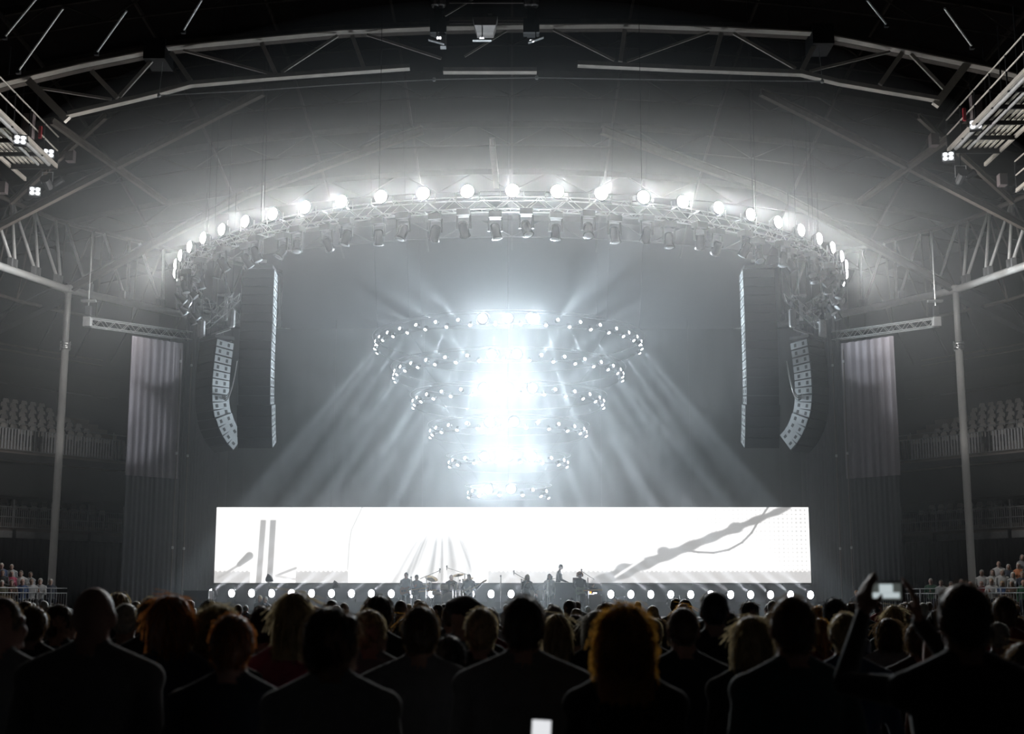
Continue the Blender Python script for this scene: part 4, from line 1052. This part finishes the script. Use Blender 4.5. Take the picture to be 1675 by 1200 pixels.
for x, ty, wpx, bd, hs, hm, sh, lab in near:
    Y = .168 * FPX / wpx
    p = U(x, ty, Y); h = p.z; base = {'curly': 1.78, 'bob': 1.762, 'peaked_hat': 1.752, 'hood': 1.77, 'tousled': 1.765, 'fringe': 1.75}.get(hs, 1.762)
    sc = h / base
    o = person(bd, (p.x, Y, 0), rp.uniform(-.08, .08), sc, hs, hm, sh, lab, None, loose=True); used.append((p.x, Y))
    if bd == 'phone_low':
        q = U(197, 1012, Y - .05); ph = thing('phone', 'phone with glowing blue-white screen beside the bald man\'s head', 'phone', q)
        MB().box((0, .005, 0), (.135, .009, .07)).build('case', M_black, ph); MB().box((0, -.002, 0), (.09, .004, .058)).build('screen', mat('phone_blue', (.5, .6, 1), .3, emit=.8, ecol=(.45, .55, 1)), ph)
# the man filming with raised arms
Yf = 4.75; pf = U(1573, 952, Yf); scf = pf.z / 1.762
person('phone_up', (pf.x, Yf, 0), 0, scf, 'short', 'dark', 'black', 'man filming with both arms raised, holding a phone above the crowd', skin=SK[1], loose=True)
q = V((pf.x, Yf, 0)) + V((-.14, .425, 1.735)) * scf
ph = thing('phone', 'phone held sideways in raised hands, its bright screen showing the stage', 'phone', q)
MB().box((0, .006, 0), (.15, .01, .078)).build('case', M_black, ph)
MB().box((0, -.001, 0), (.115, .004, .062)).build('screen', mat('phone_stage', (.12, .13, .13), .3, emit=.05, ecol=(.7, .8, .75)), ph)
MB().box((0, -.004, .012), (.05, .003, .03)).build('bright_patch', mat('phone_glow', (.8, .9, .9), .3, emit=.35, ecol=(.8, .92, .95)), ph)
MB().box((.0, -.004, -.014), (.1, .003, .02)).build('bright_strip', mat('phone_glow', (.8, .9, .9), .3, emit=.9), ph)
q = U(885, 1206, 4.45); ph = thing('phone', 'phone with white glowing screen at the bottom edge in front of the large man', 'phone', q)
ph.rotation_euler = (-.5, .06, 0)
MB().box((0, .005, 0), (.072, .009, .14)).build('case', M_black, ph); MB().box((0, -.002, 0), (.06, .004, .115)).build('screen', mat('phone_white', (1, 1, 1), .3, emit=.5, ecol=(.95, .97, 1)), ph)
person('phone_up', (q.x + .1, 4.13, 0), 0, .735, 'short', 'brown', 'navy', 'child at the bottom edge holding up the white glowing phone')
# ---- the standing crowd beyond
rows = [(10.2, 14), (12.2, 17), (14.6, 20), (17.8, 22), (21.6, 25), (26.5, 28), (33, 31), (41, 34)]
hairs = [('short', .42), ('crop', .14), ('tousled', .12), ('bob', .1), ('long', .12), ('pony', .04), ('bun', .02), ('cap', .04)]
cols = ['dark'] * 6 + ['brown'] * 5 + ['black'] * 3 + ['blond'] * 3 + ['grey'] * 3 + ['auburn', 'ginger', 'white']
rc = random.Random(21)
words = {'short': 'short', 'crop': 'cropped', 'tousled': 'tousled', 'bob': 'bobbed', 'long': 'long', 'pony': 'ponytailed', 'bun': 'bunned', 'cap': 'cap-covered'}
for ri, (Y, n) in enumerate(rows):
    for i in range(n):
        px = 1675 * (i + .5 + rc.uniform(-.33, .33)) / n; y = Y + rc.uniform(-.5, .5) * (Y / 14)
        x = (px - 837.5) / FPX * y * 1.02
        r_ = rc.random(); acc = 0
        for hs, w_ in hairs:
            acc += w_
            if r_ <= acc: break
        hm = rc.choice(cols); fem = hs in ('bob', 'long', 'pony', 'bun')
        bd = ('woman' if rc.random() < .8 else 'woman_right') if fem else rc.choice(('man', 'man', 'man_right', 'man_left', 'broad'))
        hgt = (1.66 if fem else 1.735) + rc.gauss(0, .05)
        sh = rc.choice(('black', 'black', 'navy', 'grey', 'black', 'navy', 'brown', 'pale', 'red', 'olive', 'blue', 'teal'))
        hw = (('dark cap' if hs == 'cap' else '%s %s hair' % (words[hs], hm)))
        person(bd, (x, y, 0), rc.uniform(-.3, .3), hgt / 1.762, hs, ('cloth_black' if hs == 'cap' else hm), sh,
               'person with %s, %s top, from behind, %s crowd row, %s part' % (hw, sh, ORD[ri], ('far left', 'left', 'middle', 'right', 'far right')[min(4, int(px / 335))]), 'standing crowd, row %s' % ORD[ri], loose=ri < 3)

# ---- seated audience on the side stands with barriers
def side_stand(s, rows_, name):
    L = SIDE[s]
    A, B = MX(V((-19.2, 48.5, 0)), s), MX(V((-19.2, 48.5, 0)) + BT * (4.3 if s < 0 else 8.0), s)
    d = (B - A).normalized(); n_ = V((-d.y, d.x, 0)); n_ = n_ if n_.x * s > 0 else -n_
    b = thing('stand', 'low stepped seating stand full of people on the %s' % L, 'stand', A)
    for r in range(4):
        MB().bar(n_ * (1.0 + r * .85) + V((0, 0, (.75 + r * .33) / 2)), B - A + n_ * (1.0 + r * .85) + V((0, 0, (.75 + r * .33) / 2)), .85, .75 + r * .33).build('step', M_drape_d, b)
    f = thing('barrier', 'slatted metal crowd barrier in front of the seated audience on the %s' % L, 'barrier', A + n_ * .35)
    for z in (2.12, 1.0, 2.3): MB().tube(V((0, 0, z)), B - A + V((0, 0, z)), .02, 5).build('rail', M_alu_d, f)
    w = MB(); k = 0; ln = (B - A).length
    while k < ln: w.bar(d * k + V((0, 0, .9)), d * k + V((0, 0, 2.12)), .018, .018); k += .11
    w.build('bars', M_alu_d, f)['kind'] = 'stuff'
    k = 0
    while k < ln: MB().tube(d * k, d * k + V((0, 0, 2.3)), .025, 5).build('post', M_alu_d, f); k += 1.2
    rn = random.Random(40 + s); clr = ['red', 'pink', 'orange', 'purple', 'green', 'blue', 'white', 'pale', 'grey', 'navy', 'brown', 'olive', 'white', 'black']
    yaw = math.atan2(-n_.y, -n_.x) - PI / 2; look = s * .5
    for r, (t0, t1, step) in enumerate(rows_):
        t = t0; i = 0
        while t < t1:
            p = A + d * t + n_ * (1.05 + r * .85); p.z = .95 + r * .33
            bd = rn.choice(('seated', 'seated_w', 'seated', 'seated_clap')); hs = rn.choice(('short', 'short', 'crop', 'fringe', 'tousled') if bd != 'seated_w' else ('bob', 'long', 'pony'))
            hm = rn.choice(('grey', 'brown', 'blond', 'dark', 'grey', 'white', 'brown')); sh = rn.choice(clr)
            person(bd, (p.x, p.y, p.z + .42), yaw + look + rn.uniform(-.25, .25), .96 + rn.uniform(-.05, .06), hs, hm, sh,
                   'seated spectator in %s top, %s hair, %s row of %s stand, %s from outer end' % (sh, hm, ORD[r], L, ORD[i]), 'seated spectators, %s stand, %s row' % (L, ORD[r]))
            t += step * rn.uniform(.9, 1.15); i += 1
side_stand(-1, [(.2, 4.2, .42), (.4, 4.0, .42), (.8, 3.6, .45), (1.6, 3.2, .5)], 'left')
side_stand(1, [(.2, 6.4, .44), (.3, 4.6, .43), (.6, 4.2, .43), (1.0, 4.0, .43)], 'right')

# ================================================================== the band and its gear
def guitar(p, rot, col, label):
    t = thing('electric_guitar', label, 'guitar', p); t.rotation_euler = rot
    out = [(.22, .02), (.2, .12), (.1, .16), (0, .12), (-.08, .13), (-.17, .15), (-.2, .11), (-.13, .05), (-.13, -.04), (-.18, -.08), (-.15, -.13), (-.06, -.11), (.03, -.12), (.13, -.16), (.21, -.1)]
    MB().prism(out, -.025, .025).build('body', col, t)
    MB().bar((-.1, .03, 0), (-.68, .03, 0), .05, .025, (0, 1, 0)).build('neck', mat('maple', (.4, .26, .12), .4), t)
    MB().prism([(-.66, -.03), (-.84, -.05), (-.86, .02), (-.68, .035)], .015, .035).build('headstock', mat('maple', (.4, .26, .12), .4), t)
    for z in (-.02, .03): MB().box((.0 + z, .03, 0), (.03, .012, .08)).build('pickup', M_black, t)
    MB().box((.12, .03, 0), (.05, .014, .08)).build('bridge', M_chrome, t)
    return t
def mic_stand(p, h, boom, label, yaw=0):
    t = thing('microphone_stand', label, 'microphone stand', p, yaw)
    MB().lathe((0, 0, 0), [(.16, 0), (.16, .02), (.03, .05)], 12).build('base', M_dark, t); MB().tube((0, 0, .03), (0, 0, h), .022, 6).build('pole', M_chrome, t)
    e = V((boom, 0, h + .25 if boom else h))
    if boom: MB().tube((-.25 * (1 if boom > 0 else -1), 0, h - .08), e, .012, 5).build('boom', M_chrome, t)
    mc = MB().lathe(e, [(.014, -.1), (.018, .02), (.03, .03), (.034, .06), (.02, .09)], 8).build('microphone', M_dark, t)
    return t
GA = lambda w, e: {'L': ((-.31, .04, 1.16), w, (-.6, .3, .3), (.2, -.6, .6), .6), 'R': (e, (.1, .2, 1.03), (-.8, .2, -.3), (0, -1, 0), .5)}
proto('guitarist', .013, .7, arms=GA((-.42, .27, 1.18), (.30, -.03, 1.17)), stride=.08)
proto('guitarist_up', .013, .7, arms=GA((-.5, .17, 1.36), (.30, -.02, 1.17)), yaw=.2)
proto('singer', .013, .7, fem=True, lean=.35, arms={'R': ((.22, .14, 1.2), (.05, .2, 1.45), (-.3, .1, .8), (-.5, .5, 0), .9), 'L': ((-.26, .06, 1.2), (-.36, .2, 1.02), (-.3, .6, -.5), (0, 0, -1), .3)})
proto('backing', .013, .7, fem=True, arms={'R': ((.21, .08, 1.17), (.06, .25, 1.36), (-.2, .3, .9), (-1, 0, 0), .8)})
proto('keys', .013, .7, lean=.2, arms={'L': ((-.24, .1, 1.13), (-.18, .38, 1.08), (0, 1, -.1), (0, 0, -1), .4), 'R': ((.24, .1, 1.13), (.18, .38, 1.08), (0, 1, -.1), (0, 0, -1), .4)})
proto('drummer', .013, .7, sit=True, arms={'L': ((-.3, .1, 1.16), (-.2, .36, 1.2), (.1, .9, .3), (0, 0, -1), .8), 'R': ((.3, .1, 1.16), (.26, .34, 1.28), (0, .9, .5), (0, 0, -1), .8)})
proto('folded', .013, .7, arms={'L': ((-.27, .06, 1.15), (.06, .17, 1.17), (1, .1, .1), (0, -1, 0), .3), 'R': ((.27, .06, 1.15), (-.06, .19, 1.2), (-1, .1, .1), (0, -1, 0), .3)})

def on_deck(x, Y, z=DECK): a, b, c = ray(x, 985); return V((a / b * Y, Y, z))
def riser(x, Y, w_, d_, h, lab):
    p = on_deck(x, Y); t = thing('drum_riser', lab, 'riser', p)
    MB().box((0, 0, h / 2), (w_, d_, h)).build('platform', M_black, t); MB().box((0, -d_ / 2 - .01, h - .04), (w_, .03, .06)).build('edge_trim', M_alu_d, t)
# singing guitarist on the left
p = on_deck(664, 54.6); person('guitarist', p, PI - .25, 1.0, 'short', 'dark', 'pale', 'guitarist in pale shirt singing at a microphone, far left of the band', trousers=CM['black'])
guitar(p + V((-.02, -.22, 1.03)), (0, .12, PI - .25), mat('sunburst', (.3, .1, .03), .3), 'orange-brown guitar held by the singing guitarist on the left')
mic_stand(on_deck(672, 54.2), 1.5, 0, 'straight chrome microphone stand before the left guitarist')
p = on_deck(681, 56.5); person('guitarist', p, PI, .97, 'tousled', 'dark', 'grey', 'musician half hidden behind the left guitarist', trousers=CM['black'])
guitar(p + V((0, -.22, 1.0)), (0, .1, PI), M_black, 'dark instrument of the musician behind the left guitarist')
mic_stand(on_deck(697, 55.5), 1.6, .55, 'boom microphone stand between the left guitarist and the drums')
mic_stand(on_deck(702, 56), 1.3, 0, 'short microphone stand left of the drums')
# drums
riser(738, 57.0, 3.2, 2.4, .4, 'low black riser under the drum kit')
dk = thing('drum_kit', 'chrome and cream drum kit with tilted cymbals', 'drum kit', on_deck(735, 56.6, DECK + .4))
shell = mat('drum_shell', (.5, .45, .36), .25); skin_m = mat('drum_head', (.7, .66, .58), .5); gold = mat('cymbal_bronze', (.45, .33, .14), .25, .9)
RXm = Matrix.Rotation(PI / 2, 3, 'X')
bd_ = MB().lathe((0, 0, .3), [(.29, -.22), (.3, -.2), (.3, .2), (.29, .22)], 20, RXm).build('bass_drum', shell, dk, True)
MB().lathe((0, -.225, .3), [(.27, -.005), (.27, .005)], 20, RXm).build('drum_head', skin_m, bd_)
for x, y, z, r, h in ((-.22, -.05, .8, .16, .24), (.2, -.05, .8, .17, .26), (.62, .15, .45, .21, .42), (-.55, .25, .55, .19, .16)):
    d_ = MB().lathe((x, y, z), [(r, -h / 2), (r, h / 2)], 16).build('drum', shell, dk, True)
    for e in (-1, 1): MB().lathe((x, y, z + e * h / 2), [(r + .012, -.015), (r + .012, .015)], 16).build('hoop', M_chrome, d_)
    for k in range(3):
        a = 2 * PI * k / 3; MB().tube((x + r * math.cos(a), y + r * math.sin(a), z), (x + (r + .05) * math.cos(a), y + (r + .05) * math.sin(a), 0), .014, 5).build('leg', M_chrome, d_)
for x, y, z, r, tx, ty in ((-.75, 0, 1.15, .28, .45, .25), (.75, -.05, 1.1, .25, .3, -.3), (.35, .35, 1.3, .24, .3, -.15), (-.95, .2, .9, .18, 0, 0)):
    R = Matrix.Rotation(tx, 3, 'X') @ Matrix.Rotation(ty, 3, 'Y')
    c = MB().lathe((x, y, z), [(r, -.005), (r * .4, .015), (.05, .03), (.02, .05)], 20, R).build('cymbal', gold, dk, True)
    MB().tube((x, y, 0), (x, y, z), .016, 5).build('stand', M_chrome, c)
    for k in range(3):
        a = 2 * PI * k / 3; MB().tube((x, y, .25), (x + .22 * math.cos(a), y + .22 * math.sin(a), 0), .01, 4).build('stand', M_chrome, c)
stl = MB().lathe((0, .75, .46), [(.16, -.03), (.17, .03)], 12).build('stool', M_black, dk); MB().tube((0, .75, 0), (0, .75, .45), .03, 6).build('stem', M_chrome, stl)
p = on_deck(738, 57.4, DECK + .4); person('drummer', p, PI, 1.0, 'crop', 'brown', 'black', 'drummer in black seated behind the drum kit')
for e, a in ((-1, (.1, .3, .2)), (1, (.2, .25, .35))):
    b0 = p + V((e * .22, -.42, .85)); t_ = tag(MB().tube((0, 0, 0), (-e * .1, -.32, .12), .008, 5).build('drumstick', mat('maple', (.4, .26, .12), .4)), 'drumstick in the drummer\'s %s hand' % ('right' if e < 0 else 'left'), 'drumstick'); t_.location = b0
mic_stand(on_deck(760, 56.8), 1.75, -.75, 'tall boom stand leaning over the drum kit from the right')
mic_stand(on_deck(752, 55.6), 1.4, 0, 'chrome stand right of the bass drum')
for i, x in enumerate((741, 745, 757)):
    mic_stand(on_deck(x, 55.9 + .2 * i), 1.2 + .12 * i, 0, ('leftmost', 'middle', 'rightmost')[i] + ' of three glittering chrome stands in front of the drums')
# right-arm-raised guitarist
p = on_deck(767, 55.0); person('guitarist_up', p, PI + .1, .97, 'crop', 'dark', 'black', 'guitarist in black lifting the guitar neck, right of the drums', trousers=CM['black'])
guitar(p + V((-.02, -.2, 1.02)), (0, .55, PI), mat('cream_guitar', (.4, .36, .24), .3), 'cream guitar with neck pointing up, held right of the drums')
# blonde singer in the middle
p = on_deck(861, 53.8); person('singer', p, PI + .15, .96, 'curly', 'blond', 'black', 'singer with long blond hair bending forward in the middle of the stage', trousers=CM['black'])
mic_stand(on_deck(853, 54.6), 1.5, -.3, 'boom microphone stand beside the blond singer'); mic_stand(on_deck(819, 54.0), 1.55, 0, 'lone straight microphone stand left of the blond singer')
# percussion right of the singer
pk = thing('percussion_set', 'small percussion set on chrome legs right of the blond singer', 'drum kit', on_deck(881, 56.2))
for x, z, r in ((-.3, .95, .17), (.1, .95, .19), (.45, .9, .15)):
    d_ = MB().lathe((x, 0, z), [(r * .8, -.3), (r, .12)], 14).build('drum', shell, pk, True); MB().lathe((x, 0, z + .12), [(r + .01, 0), (r + .01, .03)], 14).build('hoop', M_chrome, d_)
    for k in range(3):
        a = 2 * PI * k / 3; MB().tube((x + r * .7 * math.cos(a), r * .7 * math.sin(a), z - .25), (x + .2 * math.cos(a), .2 * math.sin(a), 0), .016, 5).build('leg', M_chrome, d_)
for x, z, ty in ((-.6, 1.45, .4), (.55, 1.5, -.3)):
    c = MB().lathe((x, .1, z), [(.22, -.005), (.05, .03), (.02, .05)], 16, Matrix.Rotation(ty, 3, 'Y')).build('cymbal', gold, pk, True); MB().tube((x, .1, 0), (x, .1, z), .014, 5).build('stand', M_chrome, c)
p = on_deck(899, 55.2); person('backing', p, PI - .1, .98, 'long', 'black', 'white', 'dark-haired backing singer in white and black at a microphone', trousers=CM['black'])
mic_stand(on_deck(896, 54.7), 1.45, 0, 'straight microphone stand before the backing singer'); mic_stand(on_deck(889, 55.8), 1.3, .35, 'boom stand between the percussion and the backing singer')
# keyboards
riser(920, 57.0, 2.6, 1.8, .4, 'low black riser under the keyboards')
kb = thing('keyboard', 'dark stage keyboard on a solid stand', 'keyboard', on_deck(927, 56.4, DECK + .4))
MB().box((0, 0, .9), (1.35, .42, .14)).build('body', M_black, kb); MB().box((0, -.02, .45), (1.2, .3, .8)).build('stand', M_dark, kb)
MB().box((0, .12, .98), (1.2, .14, .02)).build('key_bed', mat('ivory', (.7, .68, .6), .4), kb); MB().box((.4, -.1, 1.08), (.3, .2, .2)).build('module', mat('wood_box', (.16, .08, .05), .5), kb)
p = on_deck(912, 56.7, DECK + .4); person('keys', p, -PI / 2 - .2, 1.0, 'crop', 'dark', 'black', 'keyboard player in black, standing in profile facing right', trousers=CM['black'])
# curly guitarist and amplifiers
p = on_deck(949, 54.6); person('guitarist', p, PI + .12, 1.0, 'afro', 'ginger', 'black', 'guitarist with bushy ginger curls, right of the keyboards', trousers=CM['black'])
guitar(p + V((.02, -.22, 1.03)), (0, .05, PI), mat('green_guitar', (.22, .26, .16), .3), 'pale green guitar of the bushy-haired guitarist')
mic_stand(on_deck(962, 54.4), 1.55, -.25, 'boom microphone stand right of the bushy-haired guitarist')
def amp(p, w_, h, m, label, head=False):
    t = thing('amplifier', label, 'amplifier', p)
    MB().box((0, 0, h / 2), (w_, .42, h)).build('cabinet', m, t); MB().box((0, -.215, h / 2), (w_ - .08, .02, h - .08)).build('grille_cloth', M_grille if m is M_black else mat('grille_cloth', (.12, .09, .07), .8), t)
    for e in (-1, 1): MB().box((e * (w_ / 2 - .03), -.2, h - .03), (.06, .06, .06)).build('corner', M_alu_d, t)
    if head:
        hd = MB().box((0, 0, h + .14), (w_ * .55, .3, .26)).build('amp_head', M_dark, t)
        MB().ell((-w_ * .2, -.16, h + .07), .04, 8, 6).build('pilot_lamp', mat('orange_lamp', (1, .2, .03), .3, emit=3, ecol=(1, .22, .03)), hd)
        MB().box((.05, -.157, h + .05), (.16, .01, .05)).build('display', mat('amp_display', (.8, .85, 1), .3, emit=2, ecol=(.8, .85, 1)), hd); MB().tube((-.1, 0, h + .27), (.1, 0, h + .27), .02, 5).build('handle', M_alu, hd)
amp(on_deck(971, 55.6), .66, .55 + .35, mat('tan_amp', (.17, .13, .11), .7), 'brown guitar amplifier with a small head carrying an orange pilot lamp', True)
amp(on_deck(926, 54.9), .5, .75, M_black, 'black speaker box left of the bushy-haired guitarist'); amp(on_deck(938, 54.7), .38, .6, M_black, 'small black speaker box between the taller box and the guitarist')
amp(on_deck(643, 54.9), .55, .75, M_black, 'black speaker box at the far left of the band'); amp(on_deck(728, 54.6), .5, .3, M_black, 'low black monitor wedge in front of the bass drum')
for i, x in enumerate((700, 780, 830, 985, 1005)):
    t = thing('floor_monitor', 'black wedge floor monitor at the stage front, %s from the left' % ORD[i], 'monitor', on_deck(x, 52.6), 0, 'wedge monitors along the stage front')
    MB().prism([(-.01, 0), (.5, 0), (.38, .34), (.1, .34)], 0, .55).build('cabinet', M_black, t).rotation_euler = (0, 0, PI / 2)
    MB().box((-.27, .02, .18), (.5, .02, .26), Matrix.Rotation(-.3, 3, 'X')).build('grille', M_grille, t)
for i, (x, y0, Y) in enumerate(((440, 946, 55.5), (549, 957, 55), (350, 970, 54.5))):
    p = U(x, y0, Y); t = thing('lamp_stand', ('highest', 'middle', 'leftmost')[i] + ' of three dark fan-shaped lamps on thin stands left of the band', 'lamp stand', (p.x, Y, DECK))
    h = p.z - DECK
    MB().tube((0, 0, 0), (0, 0, h), .02, 5).build('pole', M_dark, t); MB().lathe((0, 0, h), [(.04, -.16), (.1, -.1), (.2, .08), (.1, .12)], 6, Matrix.Rotation(.9, 3, 'Y')).build('head', M_black, t); MB().lathe((0, 0, 0), [(.25, 0), (.25, .02), (.03, .05)], 10).build('base', M_dark, t)
fc = thing('flight_case', 'black flight case with pale edges left of the stage', 'flight case', on_deck(324, 52.0))
MB().box((0, 0, .5), (.95, .8, 1.0)).build('box', M_black, fc)
for a in (-1, 1):
    for b in (-1, 1): MB().bar((a * .475, b * .4, 0), (a * .475, b * .4, 1.0), .04, .04).build('corner_edge', M_alu_d, fc)
MB().box((0, 0, 1.0), (.96, .81, .03)).build('lid', M_dark, fc)
for i, x in enumerate((1015, 1105)):
    t = thing('cymbal_rack', ('left' if i == 0 else 'right') + ' of two small chrome instrument racks on the empty right half of the stage', 'rack', on_deck(x, 55.5))
    for e in (-.25, .25): MB().tube((e, 0, 0), (e * .6, 0, .85), .015, 5).build('leg', M_chrome, t)
    for z in (.4, .8): MB().tube((-.3, 0, z), (.3, 0, z), .012, 5).build('bar', M_chrome, t)
    MB().tube((.1, 0, .8), (.55, 0, .1), .02, 5).build('brace', M_chrome, t)
# pit: step, steward and two crew
ps = thing('pit_step', 'low black step in the pit at the right end of the stage', 'step', (12.6, 49.9, 0)); MB().box((0, 0, .24), (2.2, .8, .48)).build('platform', M_black, ps); MB().box((0, -.4, .46), (2.2, .03, .04)).build('nosing', M_alu_d, ps)
person('folded', (12.55, 49.9, .48), PI, .99, 'short', 'ginger', 'black', 'steward in black with folded arms standing alone right of the stage')
ps = thing('pit_step', 'low black step in the pit at the left end of the stage', 'step', (-7.75, 49.0, 0)); MB().box((0, 0, .15), (2.2, .8, .3)).build('platform', M_black, ps); MB().box((0, -.4, .28), (2.2, .03, .04)).build('nosing', M_alu_d, ps)
for i, x in enumerate((425, 434)):
    q = on_deck(x, 49.0, .3); person('man', q, PI - .4, .98 - .02 * i, 'short', ('blond', 'grey')[i], 'grey', ('left' if i == 0 else 'right') + ' of two crew members in the pit facing the crowd on the left')
for s in (-1, 1):
    t = thing('pit_barrier', 'steel crowd barrier along the front of the pit, %s half' % SIDE[s], 'barrier', (s * 8, 46.5, 0))
    for k in range(8):
        MB().box((-7 + k * 1.9, 0, .575), (1.86, .05, 1.15)).build('panel', M_dark, t); MB().bar((-7 + k * 1.9, 0, .025), (-7 + k * 1.9, .8, .025), .05, .05).build('foot', M_dark, t)
    MB().tube((-8, 0, 1.17), (7.3, 0, 1.17), .03, 6).build('top_rail', M_alu_d, t)
